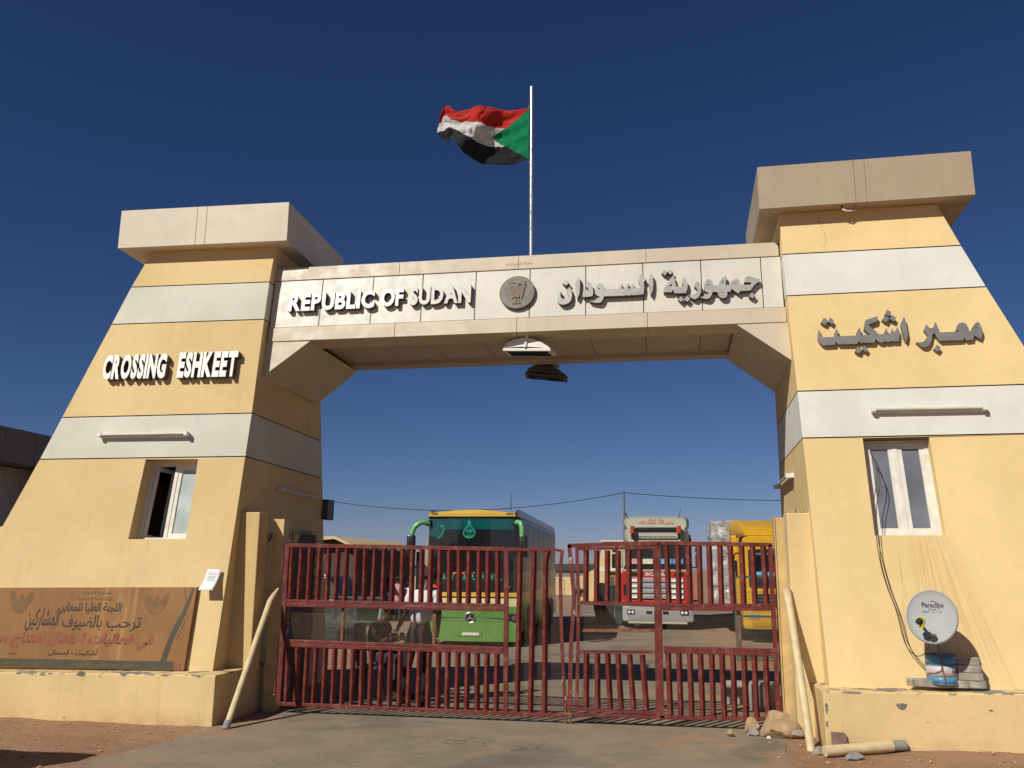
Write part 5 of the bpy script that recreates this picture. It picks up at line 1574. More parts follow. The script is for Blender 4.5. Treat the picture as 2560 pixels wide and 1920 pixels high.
m = MB(); loft(TF, [rr(1.0, .28, .78, .08, -.1), rr(1.2, .26, .79, .08, .0), rr(1.22, .26, .79, .08, .3)], m); m.build("bumper", m_tsil, lor, smooth=40)
fbox(TF, -1.0, 1.0, -.12, .1, .20, .27).build("lower_lip", m_tgry, lor, bevel=.02)
for s_ in (-1, 1):
    hl = fbox(TF, s_ * .90 - .13, s_ * .90 + .13, -.115, -.09, .50, .66).build("headlight", m_blackp, lor)
    for dx in (-.06, .06): MB().lathe([(0, .012), (.04, .01), (.048, 0)], TF(s_ * .9 + dx, -.116, .58), TF(0, -1, 0) - TF(0, 0, 0), 14).build("lens", m_letw, hl, smooth=40)
    fbox(TF, s_ * .28 - .1, s_ * .28 + .1, -.106, -.095, .52, .62).build("fog_lamp", m_blackp, lor)
    mr = fbox(TF, s_ * 1.44 - .11, s_ * 1.44 + .11, .1, .2, 2.05, 2.55).build("mirror", m_blackp, lor, bevel=.03)
    fbox(TF, s_ * 1.43 - .10, s_ * 1.43 + .10, .1, .2, 2.60, 2.78).build("mirror_head", m_blackp, mr, bevel=.03)
    g = MB(); g.tube([TF(s_ * 1.2, .3, 2.85), TF(s_ * 1.43, .18, 2.8)], .02, 6).tube([TF(s_ * 1.2, .3, 2.1), TF(s_ * 1.43, .18, 2.1)], .02, 6); g.build("mirror_arm", m_blackp, mr)
    for y in (1.1, 4.6, 6.0): wheel(TF, s_ * 1.05, y, .5, .32, lor, s_)
fbox(TF, -1.0, 1.0, .3, 9.5, .55, .95).build("chassis", m_blackp, lor)
fbox(TF, -1.23, 1.23, 2.6, 9.6, .98, 1.2).build("load_bed", m_dgrey, lor); fbox(TF, -1.21, 1.21, 2.6, 2.72, 1.2, 3.3).build("headboard", m_tred, lor)
fbox(TF, -1.23, -1.17, 2.72, 9.6, 1.2, 2.2).build("side_board", m_tred, lor); fbox(TF, 1.17, 1.23, 2.72, 9.6, 1.2, 3.2).build("side_board", m_tred, lor)
for x, dx in ((-.98, -.10), (.78, .12)):
    g = MB(); g.tube([TF(x, .6, 3.5), TF(x + dx * .3, .6, 3.86), TF(x + dx, .6, 4.0 if x < 0 else 4.2)], [.012, .012, .03 if x < 0 else .006], 6); g.build("antenna", m_black, lor)

# ---- yellow lorry, partly hidden by the right pier
m_tyel = paint("lorry_yellow", (.62, .34, .012), .32, .12)
YF = Frame((5.09, 17.0, -.35), .0)
ylo = thing("lorry", (5.09, 17, -.35), "yellow lorry with a tall yellow roof fairing, partly hidden by the right pier", "lorry")
m = MB(); loft(YF, [rr(1.14, .9, 2.95, .14, .06), rr(1.22, .7, 3.02, .12, .4), rr(1.25, .7, 3.02, .1, 2.2)], m); m.build("cab", m_tyel, ylo, smooth=40)
m = MB(); loft(YF, [rr(1.1, 3.02, 3.25, .1, .35), rr(1.25, 3.0, 3.50, .14, 1.2), rr(1.38, 3.0, 3.55, .16, 2.3)], m); m.build("roof_fairing", m_tyel, ylo, smooth=40)
fbox(YF, -1.24, -1.0, .18, .32, 2.55, 3.0).build("air_deflector", m_blackp, ylo, bevel=.03)
fbox(YF, -1.38, -1.22, 1.2, 2.3, .9, 3.05).build("side_deflector", m_tyel, ylo, bevel=.04)
ywf = fbox(YF, -1.02, 1.02, .0, .06, 1.55, 2.62).build("windscreen_surround", m_blackp, ylo, bevel=.06)
fbox(YF, -.92, .92, -.008, -.001, 1.85, 2.55).build("windscreen", m_glass_d, ywf)
fbox(YF, -.9, .9, -.03, -.012, 2.45, 2.52).build("tint_band", m_greenP, ywf); fbox(YF, -.9, .4, -.03, -.012, 1.88, 1.98).build("dashboard_cloth", m_db, ywf)
fbox(YF, -1.18, 1.18, -.01, .1, .95, 1.5).build("front_panel", m_tyel, ylo, bevel=.04); fbox(YF, -.85, .85, -.03, .0, 1.0, 1.36).build("grille", m_blackp, ylo, bevel=.03)
for i in range(3): fbox(YF, -.8, .8, -.045, -.031, 1.06 + i * .1, 1.10 + i * .1).build("grille_slat", m_dgrey, ylo)
m = MB(); loft(YF, [rr(1.02, .40, .93, .1, -.08), rr(1.22, .38, .94, .1, .02), rr(1.24, .38, .94, .1, .35)], m); m.build("bumper", m_tyel, ylo, smooth=40)
for s_ in (-1, 1):
    hl = fbox(YF, s_ * .92 - .14, s_ * .92 + .14, -.09, -.06, .68, .82).build("headlight", m_grey, ylo, bevel=.02)
    mr = fbox(YF, s_ * 1.42 - .1, s_ * 1.42 + .1, .1, .2, 1.85, 2.3).build("mirror", m_blackp, ylo, bevel=.03)
    g = MB(); g.tube(smooth_path([YF(s_ * 1.2, .2, 2.5), YF(s_ * 1.38, .12, 2.48), YF(s_ * 1.42, .14, 2.25)], 4), .022, 6); g.build("mirror_arm", m_blackp, mr)
    for y in (1.2, 4.0): wheel(YF, s_ * 1.05, y, .5, .32, ylo, s_)
fbox(YF, -1.0, 1.0, .3, 13, .55, .95).build("chassis", m_blackp, ylo); fbox(YF, -1.25, 1.25, 2.6, 13, .97, 1.15).build("load_bed", m_dgrey, ylo)
fbox(YF, .2, .75, .24, .40, 3.03, 3.12).build("light_bar", m_steel, ylo, bevel=.02)
fbox(YF, -1.4, -1.36, 2.5, 2.58, 1.1, 2.9).build("stake", m_tred, ylo)
# ---- stretch wrapped load on its trailer: rows of bales, each its own
m_wrap = simple("plastic_wrap_grey", (.40, .38, .36), .3, 0, .3, 5, spec=.6, bump=.9, bs=9)
for col, cn in enumerate(("left", "middle", "right")):
    for row, rn in enumerate(("bottom", "second", "third", "top")):
        c = Vector((3.72 + col * .92, 22.2, .86 + row * .69))
        bm = bmesh.new(); bmesh.ops.create_cube(bm, size=1); bmesh.ops.subdivide_edges(bm, edges=bm.edges, cuts=7, use_grid_fill=True)
        for v in bm.verts:
            v.co = Vector((v.co.x * .95, v.co.y * 2.6, v.co.z * .71))
            v.co += Vector((v.co.x, v.co.y * .25, v.co.z)).normalized() * (.09 * mn.noise(v.co * 3.3 + c) + .05 * mn.noise(v.co * 9 + c))
        me = bpy.data.meshes.new("wrapped_bale"); bm.to_mesh(me); bm.free(); me.materials.append(m_wrap)
        o = bpy.data.objects.new("wrapped_bale", me); C.objects.link(o); o.location = c
        tag(o, "plastic wrapped grey bale, %s row, %s column of the load beside the yellow lorry" % (rn, cn), "bale", "plastic wrapped bales on the yellow lorry's trailer")

# ---- dark vehicle seen side on through the left bars
VF = Frame((-6.55, 14.6, -.35), R(90))
suv = thing("parked_car", (-7.6, 14.4, -.35), "dark grey off road car parked side on behind the left gate bars", "car")
m_suv = paint("car_dark_grey", (.035, .042, .045), .35, .3)
def side_prism(poly, y0, y1, name, mat, parent, bevel=0.0):
    m = MB(); m.prism([(p[0], p[1]) for p in poly], Vector((-6.35, y1, -.35)), (1, 0, 0), (0, 0, 1), (0, -1, 0), y1 - y0); return m.build(name, mat, parent, bevel=bevel)
side_prism([(-4.4, .42), (-.06, .42), (-.02, .95), (-.10, 1.12), (-.95, 1.2), (-4.4, 1.2)], 13.6, 15.4, "body", m_suv, suv, .05)
side_prism([(-4.35, 1.2), (-.95, 1.2), (-1.0 + .45, 1.2), (-.72, 1.5), (-.95, 1.78), (-4.3, 1.8)], 13.68, 15.32, "cabin", m_suv, suv, .05)
for a, b in ((-4.2, -3.1), (-3.05, -2.0), (-1.95, -.95)):
    side_prism([(a, 1.25), (b, 1.25), (b - .05, 1.7), (a, 1.7)], 13.672, 13.68, "side_window", m_glass_d, suv)
side_prism([(-4.2, 1.80), (-1.0, 1.79), (-1.0, 1.83), (-4.2, 1.84)], 13.8, 13.86, "roof_rail", m_letw, suv)
side_prism([(-4.4, 1.02), (-.06, 1.0), (-.06, 1.04), (-4.4, 1.06)], 13.59, 13.6, "trim", m_black, suv)
for x in (-7.1, -10.0):
    for y in (13.72, 15.28):
        g = MB(); g.lathe([(.22, -.11), (.33, -.11), (.35, -.07), (.35, .07), (.33, .11), (.22, .11)], (x, y, .0), (0, 1, 0), 22); wh = g.build("wheel", m_black, suv, smooth=40)
        g = MB(); g.lathe([(0, -.1), (.21, -.09), (.22, .09), (0, .1)], (x, y, .0), (0, 1, 0), 18); g.build("rim", m_grey, wh)
# ================================================================ people
def skin_geo(J, E, sub=2):
    """J: name -> (point, radius or (rx, ry)); E: pairs; grows one continuous surface; first joint is the root"""
    names = list(J)
    me = bpy.data.meshes.new("sk")
    me.from_pydata([Vector(J[n][0]) for n in names], [(names.index(a), names.index(b)) for a, b in E], [])
    o = bpy.data.objects.new("sk", me); C.objects.link(o)
    sk = o.modifiers.new("skin", 'SKIN'); sk.use_smooth_shade = True; sk.branch_smoothing = .6
    layer = me.skin_vertices[0].data if me.skin_vertices else None
    if layer is None:
        bm = bmesh.new(); bm.from_mesh(me); bm.verts.layers.skin.verify(); bm.to_mesh(me); bm.free(); layer = me.skin_vertices[0].data
    for i, n in enumerate(names):
        r = J[n][1]; layer[i].radius = r if isinstance(r, tuple) else (r, r); layer[i].use_root = i == 0
    s_ = o.modifiers.new("sub", 'SUBSURF'); s_.levels = sub; s_.render_levels = sub
    dg = bpy.context.evaluated_depsgraph_get(); dg.update()
    m2 = bpy.data.meshes.new_from_object(o.evaluated_get(dg))
    vs = [v.co.copy() for v in m2.vertices]; fs = [list(p.vertices) for p in m2.polygons]
    bpy.data.objects.remove(o); bpy.data.meshes.remove(me); bpy.data.meshes.remove(m2)
    return vs, fs


def person(label, base, P, shirt, trousers, face, hat=None, group=None, long_shirt=0.0, hands=True):
    """P: joint positions; face: direction the head looks"""
    root = thing("person", base, label, "person", group)
    V = {k_: Vector(v) for k_, v in P.items()}
    J = {"pelvis": (V["pelvis"], .115)}
    E = []
    def ch(prev, items):
        for n, p, r in items:
            J[n] = (p, r); E.append((prev, n)); prev = n
        return prev
    ch("pelvis", [("waist", V["waist"], .105), ("chest", V["chest"], .13), ("neckb", V["neck"], .06), ("neck2", lerp(V["neck"], V["head"], .45), .052), ("head", V["head"], .088), ("headt", V["head"] + (V["head"] - V["neck"]).normalized() * .085, .072)])
    for s_ in ("l", "r"):
        ch("chest", [("sh" + s_, V["sh" + s_], .055), ("el" + s_, V["el" + s_], .038), ("wr" + s_, V["wr" + s_], .026)])
        hd = (V["wr" + s_] - V["el" + s_]).normalized()
        J["palm" + s_] = (V["wr" + s_] + hd * .07, (.036, .018)); E.append(("wr" + s_, "palm" + s_))
        ch("pelvis", [("hip" + s_, V["hip" + s_], .085), ("kn" + s_, V["kn" + s_], .055), ("an" + s_, V["an" + s_], .036)])
        J["toe" + s_] = (V["an" + s_] + Vector(P["foot" + s_]) * .16 + Vector((0, 0, -.045)), .03); E.append(("an" + s_, "toe" + s_))
    vs, fs = skin_geo(J, E)
    m = MB().add(vs, fs)
    # fingers: short bent chains rooted in the palm
    if hands:
        for s_ in ("l", "r"):
            hd = (V["wr" + s_] - V["el" + s_]).normalized(); sd_ = hd.cross(Vector((0, 1, 0)))
            if sd_.length < .2: sd_ = Vector((1, 0, 0))
            sd_.normalize(); cur = hd.cross(sd_)
            for i, L_ in enumerate((.062, .072, .068, .052)):
                a = V["wr" + s_] + hd * .085 + sd_ * (.012 * (i - 1.5) * 1.3)
                m.tube([a, a + hd * L_ * .5 + cur * .006, a + hd * L_ * .85 + cur * .022], [.0085, .008, .006], 6)
            a = V["wr" + s_] + hd * .04 + sd_ * -.03
            m.tube([a, a + hd * .03 - sd_ * .02, a + hd * .058 - sd_ * .022 + cur * .008], [.011, .010, .007], 6)
    # face: nose, brow, ears on the head
    f = Vector(face).normalized(); hp = V["head"] + (V["head"] - V["neck"]).normalized() * .03
    sdv = f.cross(Vector((0, 0, 1))).normalized(); upv = sdv.cross(f)
    m.tube([hp + f * .085 + upv * .015, hp + f * .108 - upv * .022], [.009, .016], 6)
    for k_ in (-1, 1): m.tube([hp + sdv * .086 * k_ + upv * .025, hp + sdv * .094 * k_ - upv * .03], [.012, .012], 6)
    body = m.build("body", m_skin, root, smooth=True)
    for k_ in (-1, 1):
        MB().lathe([(0, .008), (.010, .004), (.012, 0)], hp + f * .082 + sdv * .034 * k_ + upv * .02, f, 8).build("eye", m_hair, root)
    MB().add(*skin_geo({"a": (hp + f * .09 - upv * .05 - sdv * .024, .006), "b": (hp + f * .094 - upv * .052, .008), "c": (hp + f * .09 - upv * .05 + sdv * .024, .006)}, [("a", "b"), ("b", "c")], 1)).build("mouth", m_hair, root)
    # hair as a close shell over the back and top of the skull
    hc = hp + upv * .02 - f * .012; g = MB(); n = 14; rings = 6
    for j in range(rings + 1):
        t_ = math.pi * .56 * j / rings
        for i in range(n):
            a = 2 * math.pi * i / n
            d = (f * math.cos(a) + sdv * math.sin(a)) * math.sin(t_) + upv * math.cos(t_)
            dd = d - f * max(0, d.dot(f)) * .25
            g.v.append(hc + dd * .104 - (f * .02))
    for j in range(rings):
        for i in range(n):
            g.f.append([j * n + i, j * n + (i + 1) % n, (j + 1) * n + (i + 1) % n, (j + 1) * n + i]); g.m.append(0)
    g.build("hair", m_hair, root, smooth=True)
    if hat:
        g = MB(); g.lathe([(.112, -.01), (.116, .03), (.10, .085), (.05, .11), (0, .115)], hc - f * .012, upv, 18)
        c_ = hc + f * .09 + upv * .015
        g.hexa([c_ - sdv * .075 - f * .02, c_ + sdv * .075 - f * .02, c_ + sdv * .05 + f * .075 - upv * .02, c_ - sdv * .05 + f * .075 - upv * .02,
                c_ - sdv * .075 - f * .02 + upv * .012, c_ + sdv * .075 - f * .02 + upv * .012, c_ + sdv * .05 + f * .075 - upv * .01, c_ - sdv * .05 + f * .075 - upv * .01])
        g.build("cap", hat, root, smooth=50)
    # shirt
    hem = lerp(V["waist"], V["pelvis"], .8) if not long_shirt else V["pelvis"] + Vector((0, 0, -long_shirt))
    J = {"chest": (V["chest"], (.185, .135)), "waist": (V["waist"], (.175, .14)), "hem": (hem, (.175, .145)), "neck": (lerp(V["chest"], V["neck"], .75), .085)}
    E = [("chest", "waist"), ("waist", "hem"), ("chest", "neck")]
    for s_ in ("l", "r"):
        J["sh" + s_] = (V["sh" + s_], .08); J["sl" + s_] = (lerp(V["sh" + s_], V["el" + s_], .72), .066)
        E += [("chest", "sh" + s_), ("sh" + s_, "sl" + s_)]
    MB().add(*skin_geo(J, E)).build("shirt", shirt, root, smooth=True)
    J = {"pelvis": (V["pelvis"], (.155, .125)), "top": (lerp(V["pelvis"], V["waist"], .6), (.15, .12))}; E = [("pelvis", "top")]
    for s_ in ("l", "r"):
        J["hip" + s_] = (lerp(V["hip" + s_], V["kn" + s_], .12), .105); J["kn" + s_] = (V["kn" + s_], .082); J["an" + s_] = (lerp(V["kn" + s_], V["an" + s_], .93), .068)
        E += [("pelvis", "hip" + s_), ("hip" + s_, "kn" + s_), ("kn" + s_, "an" + s_)]
    MB().add(*skin_geo(J, E)).build("trousers", trousers, root, smooth=True)
    for s_ in ("l", "r"):
        a = V["an" + s_]; fd = Vector(P["foot" + s_]).normalized()
        J = {"a": (a + Vector((0, 0, -.03)), .05), "h": (a - fd * .045 + Vector((0, 0, -.055)), .042), "b": (a + fd * .09 + Vector((0, 0, -.06)), (.046, .036)), "t": (a + fd * .175 + Vector((0, 0, -.068)), (.042, .028))}
        MB().add(*skin_geo(J, [("a", "h"), ("a", "b"), ("b", "t")])).build("shoe", m_black, root, smooth=True)
    return root


# guard behind the gate, back to us, arm stretched down to the seated man
person("man in a white shirt and dark cap standing behind the gate, back turned", (-1.38, 1.65, 0),
       dict(pelvis=(-1.36, 1.66, .93), waist=(-1.345, 1.66, 1.07), chest=(-1.315, 1.65, 1.29), neck=(-1.285, 1.66, 1.45), head=(-1.27, 1.70, 1.54),
            shl=(-1.49, 1.66, 1.37), ell=(-1.57, 1.70, 1.10), wrl=(-1.70, 1.74, .88), shr=(-1.14, 1.64, 1.38), elr=(-1.10, 1.62, 1.10), wrr=(-1.13, 1.68, .88),
            hipl=(-1.46, 1.66, .88), knl=(-1.53, 1.70, .49), anl=(-1.585, 1.70, .095), hipr=(-1.26, 1.66, .88), knr=(-1.27, 1.64, .49), anr=(-1.30, 1.60, .095),
            footl=(-.35, .9, 0), footr=(.2, .9, 0)), m_shirtW, m_trouser, (-.35, .9, -.1), m_cap)
g = MB(); g.tube([Vector((-1.70, 1.74, .885)) + Vector((math.cos(i * .5236) * .032, math.sin(i * .5236) * .032, math.sin(i * .5236) * .012)) for i in range(13)], .008, 6, cap=False)
tag(g.build("wristwatch", m_steel), "steel wristwatch on the wrist of the man in the white shirt", "wristwatch")
person("man in dark clothes hunched on a chair behind the gate, facing right", (-2.0, 2.0, 0),
       dict(pelvis=(-2.06, 2.0, .56), waist=(-2.075, 2.0, .70), chest=(-2.0, 1.99, .90), neck=(-1.935, 1.99, 1.02), head=(-1.88, 2.0, 1.10),
            shl=(-1.99, 2.17, .97), ell=(-1.90, 2.18, .76), wrl=(-1.72, 2.08, .78), shr=(-2.0, 1.82, .97), elr=(-1.94, 1.80, .74), wrr=(-1.76, 1.86, .80),
            hipl=(-2.03, 2.10, .53), knl=(-1.66, 2.12, .53), anl=(-1.70, 2.12, .095), hipr=(-2.03, 1.90, .53), knr=(-1.68, 1.88, .53), anr=(-1.74, 1.88, .095),
            footl=(1, .1, 0), footr=(1, -.1, 0)), m_cloth_dark, m_cloth_dark, (.9, .2, -.25))
ch_ = thing("chair", (-2.08, 2.0, 0), "dark plastic chair under the seated man behind the gate", "chair")
m_chr = simple("chair_dark_plastic", (.03, .028, .035), .5)
MB().box(-2.24, -1.86, 1.80, 2.20, .40, .43).build("seat", m_chr, ch_, bevel=.01)
m = MB(); m.hexa([(-2.24, 1.82, .43), (-2.21, 1.82, .43), (-2.21, 2.18, .43), (-2.24, 2.18, .43), (-2.30, 1.80, .96), (-2.265, 1.80, .96), (-2.265, 2.20, .96), (-2.30, 2.20, .96)]); m.build("backrest", m_chr, ch_, bevel=.012)
for x in (-2.22, -1.89):
    for y in (1.83, 2.17):
        MB().tube([(x, y, .40), (x + (.03 if x > -2 else -.04), y, .0)], .018, 8).build("leg", m_chr, ch_)
GZ = -.35
def stander(label, x, y, h, shirt, tr, face, long_=0.0, turn=0.0, grp="people standing far behind the gate"):
    s_ = h / 1.72; c, sn = math.cos(turn), math.sin(turn)
    q = lambda a, b, z: (x + (a * c - b * sn) * s_, y + (a * sn + b * c) * s_, GZ + z * s_)
    return person(label, (x, y, GZ), dict(pelvis=q(0, 0, .95), waist=q(0, 0, 1.08), chest=q(0, 0, 1.30), neck=q(0, .01, 1.47), head=q(0, .02, 1.575),
        shl=q(-.18, 0, 1.39), ell=q(-.23, .02, 1.12), wrl=q(-.22, .08, .88), shr=q(.18, 0, 1.39), elr=q(.23, .02, 1.12), wrr=q(.21, .08, .88),
        hipl=q(-.09, 0, .90), knl=q(-.10, .05, .50), anl=q(-.10, -.04, .095), hipr=q(.09, 0, .90), knr=q(.11, -.02, .50), anr=q(.11, .08, .095),
        footl=(-sn - .1, c, 0), footr=(-sn + .1, c, 0)), shirt, tr, face, None, grp, long_)
stander("man in a dark grey shirt far behind the gate, beside the one in pink", -8.90, 24.0, 1.56, simple("cloth_dark_grey", (.06, .065, .07), .9), m_trouser, (0, 1, 0), 0, .3)
stander("person in a long pink top and jeans far behind the gate", -8.50, 24.0, 1.69, m_shirtP, m_jeans, (0, 1, 0), .28, -.1)
stander("person in a white top far behind the gate, next to the bus mirror", -8.10, 24.2, 1.5, m_shirtW, m_trouser, (.3, 1, 0), .2, -.3)

# ================================================================ yard: fences, poles, bins, buildings
def mesh_fence(label, x0, x1, y, z0, z1, nbar):
    t = thing("mesh_fence", ((x0 + x1) / 2, y, z0), label, "fence", "green wire mesh fence panels in the yard")
    for x in (x0, x1):
        MB().box(x - .03, x + .03, y - .03, y + .03, z0, z1 + .1).build("post", m_greenP, t)
    MB().box(x0 + .03, x1 - .03, y - .02, y + .02, z0 + .05, z0 + .11).build("rail", m_greenP, t)
    MB().box(x0 + .03, x1 - .03, y - .02, y + .02, z0 + (z1 - z0) * .5, z0 + (z1 - z0) * .5 + .05).build("rail", m_greenP, t)
    MB().box(x0 + .03, x1 - .03, y - .02, y + .02, z1 - .05, z1).build("rail", m_greenP, t)
    g = MB()
    for i in range(1, nbar):
        x = lerp(x0, x1, i / nbar); g.box(x - .003, x + .003, y - .006, y - .002, z0, z1)
    k_ = int((z1 - z0) / .15)
    for i in range(1, k_):
        z = z0 + i * .15; g.box(x0 + .03, x1 - .03, y + .002, y + .006, z - .003, z + .003)
    o = g.build("wire_mesh", m_greenP, t, recalc=False); o["kind"] = "stuff"
mesh_fence("green mesh fence panel in front of the yellow lorry", 3.31, 5.6, 12.0, -.33, 1.55, 44)
mesh_fence("green mesh fence panel behind the seated man, left of the bus", -7.6, -5.35, 12.5, -.33, .95, 44)
MB().box(-7.8, -4.9, 12.62, 12.80, -.45, -.22).build("kerb", m_conc, bevel=.02)["kind"] = "structure"
g = MB(); g.tube([(-5.42, 12.1, -.35), (-5.20, 12.1, 1.15)], .04, 8)
tag(g.build("signpost", simple("post_pale_green", (.34, .36, .26), .6)), "pale leaning post standing by the left green fence", "post")
# utility poles and the sagging line
def pole(x, y, z1, label):
    t = thing("utility_pole", (x, y, GZ), label, "utility pole")
    MB().tube([(x, y, GZ), (x, y, z1)], [.07, .045], 10).build("pole", simple("pole_weathered", (.16, .15, .14), .8) if "pole_weathered" not in bpy.data.materials else bpy.data.materials["pole_weathered"], t)
    MB().tube([(x, y, z1 - .02), (x, y, z1 + .10)], .03, 8).build("insulator", m_dgrey, t)
    return t
pole(.137, 26, 4.62, "thin utility pole rising behind the red and grey lorry")
def sag(a, b, d, n=18):
    a, b = Vector(a), Vector(b); return [a.lerp(b, i / n) - Vector((0, 0, d * 4 * (i / n) * (1 - i / n))) for i in range(n + 1)]
g = MB(); g.tube(sag((-13.2, 26, 4.55), (.137, 26, 4.66), .62), .014, 5); g.tube(sag((.137, 26, 4.66), (13.5, 26, 4.55), .30), .014, 5)
tag(g.build("power_line", m_black), "black power line sagging from the thin pole to either side", "power line")
pole(-13.25, 26, 4.52, "utility pole carrying the left end of the power line, behind the left tower"); pole(13.5, 26, 4.5, "utility pole carrying the right end of the power line, behind the right tower")

m_byc = simple("building_cream", (.62, .46, .25), .85, 0, .05, 1); m_bwh = simple("building_white", (.70, .64, .52), .85, 0, .05, 1)
m_bdk = panel("fascia_dark_panel", (.16, .14, .125), .5); m_bgr = simple("building_grey", (.2, .19, .18), .85, 0, .1, 1); m_shed = simple("roof_sheet_brown", (.11, .075, .05), .7, 0, .15, 2); m_door = simple("door_orange_wood", (.36, .17, .05), .6)
# canopy building at far left, its face in shade
t = thing("canopy_building", (-14, 8, 0), "dark panelled canopy building in shade behind the English lettered tower", "building")
for i in range(12):
    y0 = 2.2 + i * .93
    MB().box(-12.1, -12.0, y0 + .006, y0 + .924, 3.82, 4.56).build("fascia_panel", m_bdk, t)
MB().box(-19, -12.12, 2.2, 13.3, 3.86, 4.52).build("roof", m_bgr, t)
MB().box(-18.5, -12.8, 2.8, 13.0, -.2, 3.84).build("wall", simple("building_pale_grey", (.42, .40, .38), .85), t)
for y0 in (7.06, 9.5): 
    w_ = MB().box(-12.82, -12.74, y0, y0 + .5, 1.0, 3.5).build("window", m_glass_d, t)
    MB().box(-12.74, -12.72, y0 + .23, y0 + .27, 1.0, 3.5).build("frame", m_dgrey, w_)
MB().box(-12.5, -12.2, 2.5, 2.8, -.2, 3.84).build("column", m_bgr, t); MB().box(-12.5, -12.2, 8.5, 8.8, -.2, 3.84).build("column", m_bgr, t)
m = MB(); m.prism([(-9.6, 0), (-6.6, 0), (-6.6, 2.72), (-7.2, 2.56), (-8.6, 2.14), (-9.6, 1.86)], (0, 2.75, 0), (1, 0, 0), (0, 0, 1), (0, -1, 0), .3)
tag(m.build("boundary_wall", m_yel, bevel=.01), "yellow plastered boundary wall sloping down from the English lettered tower", "wall")
# far banded tower with a sloping wing wall and an orange timber door
t = thing("guard_tower", (-1.2, 46, -.6), "far cream tower with a white band and orange timber door, left of the red lorry", "building")
def ffr(pts, y0, y1, name, mat): 
    m = MB(); m.prism(pts, (0, y1, 0), (1, 0, 0), (0, 0, 1), (0, -1, 0), y1 - y0); return m.build(name, mat, t)
ffr([(-2.75, -.7), (1.6, -.7), (1.6, 1.51), (-2.45, 1.51)], 45, 49, "wall_band", m_byc); ffr([(-2.45, 1.515), (1.6, 1.515), (1.5, 1.80), (-2.36, 1.80)], 45.001, 48.9, "wall_band", m_bwh)
ffr([(-2.36, 1.805), (1.5, 1.805), (1.2, 3.28), (-2.02, 3.28)], 45.002, 48.8, "wall_band", m_byc)
ffr([(-2.2, 3.285), (1.3, 3.285), (1.3, 3.36), (-2.2, 3.36)], 44.9, 48.9, "roof_block", m_bwh)
dd = ffr([(-1.95, -.6), (-1.18, -.6), (-1.18, 1.42), (-1.95, 1.42)], 44.92, 44.98, "door", m_door); 
m = MB(); m.box(-1.62, -1.42, 44.9, 44.918, .3, 1.2); m.build("pane", m_dgrey, dd)
MB().box(-1.9, -1.2, 44.7, 44.95, 1.50, 1.56).build("tube_light", m_grey, t)
m = MB(); m.prism([(-3.75, -.7), (-2.6, -.7), (-2.55, 1.68), (-3.7, 1.14)], (0, 46.2, 0), (1, 0, 0), (0, 0, 1), (0, -1, 0), .4); tag(m.build("boundary_wall", m_byc), "far cream wing wall sloping down from the cream tower", "wall")
t = thing("shed_building", (-6.5, 72, -.6), "far dark roofed shed between the bus and the cream tower", "building")
MB().box(-9.0, -4.9, 70, 78, -.7, 1.45).build("wall", m_bgr, t); MB().box(-9.2, -4.7, 69.8, 78, 1.46, 2.05).build("roof", simple("roof_dark", (.05, .05, .05), .8), t)
MB().box(-7.4, -5.4, 60, 60.25, -.6, 1.02).build("wall", m_byc)
o = bpy.data.objects["wall"] if False else C.objects[-1]; o.name = "boundary_wall"; tag(o, "far low cream yard wall seen between the bus and the gate's right leaf", "wall")
g = MB()
for x in (-6.35, -5.95): g.tube([(x, 58.5, -.55), (x, 58.5, .75)], .02, 6)
g.tube([(-6.35, 58.5, .75), (-5.95, 58.5, .75)], .02, 6); g.tube([(-6.35, 58.5, .1), (-5.95, 58.5, .1)], .02, 6)
tag(g.build("goal_frame", m_dgrey), "thin metal frame standing before the far low cream wall", "frame")
# shed with a gabled roof behind the left tower
t = thing("gabled_shed", (-11, 22, GZ), "shed with a low gabled brown roof behind the shaded left tower", "building")
m = MB(); m.prism([(-16, GZ), (-9.75, GZ), (-9.75, 2.38), (-10.4, 2.66), (-16, 2.2)], (0, 30, 0), (1, 0, 0), (0, 0, 1), (0, -1, 0), 7.5); m.build("wall", simple("shed_wall_dark", (.07, .05, .04), .8), t)
m = MB(); m.prism([(-16, 2.25), (-10.4, 2.70), (-9.55, 2.34), (-9.55, 2.42), (-10.38, 2.80), (-16, 2.62)], (0, 30.1, 0), (1, 0, 0), (0, 0, 1), (0, -1, 0), 8.1); m.build("roof", m_byc, t)
# far left background seen between the bars
def fb(name, label, x0, x1, y0, y1, z0, z1, mat, roof=None, cat="building"):
    t = thing(name, ((x0 + x1) / 2, (y0 + y1) / 2, z0), label, cat)
    MB().box(x0, x1, y0, y1, z0, z1).build("wall", mat, t)
    MB().box(x0 - .1, x1 + .1, y0 - .1, y1 + .1, z1 + .001, z1 + .12).build("roof", roof or mat, t)
    return t
t = fb("cream_block", "far cream block seen between the left gate bars, right of the dark car", -17.5, -15.3, 40, 44, -.6, 1.6, m_byc)
MB().box(-16.6, -16.1, 39.95, 40, .3, 1.1).build("window", m_glass_d, t)
t = fb("shipping_container", "far brown container seen between the left gate bars", -18.4, -16.2, 46.0, 50, -.6, 1.05, simple("container_brown", (.085, .05, .04), .7), None, "container")
for i in range(8): MB().box(-18.3 + i * .26, -18.18 + i * .26, 45.96, 46, -.5, .98).build("rib", bpy.data.materials["container_brown"], t)
fb("tan_building", "far tan building rising above the brown container", -20.5, -17.8, 52, 56, -.6, 1.5, simple("building_tan", (.40, .27, .15), .85))
t = fb("blue_hall", "far blue open sided hall above a cream wall, left of the bus", -21.5, -18.0, 60, 68, .95, 1.75, simple("panel_blue", (.02, .12, .19), .6), simple("roof_olive", (.09, .08, .05), .8))
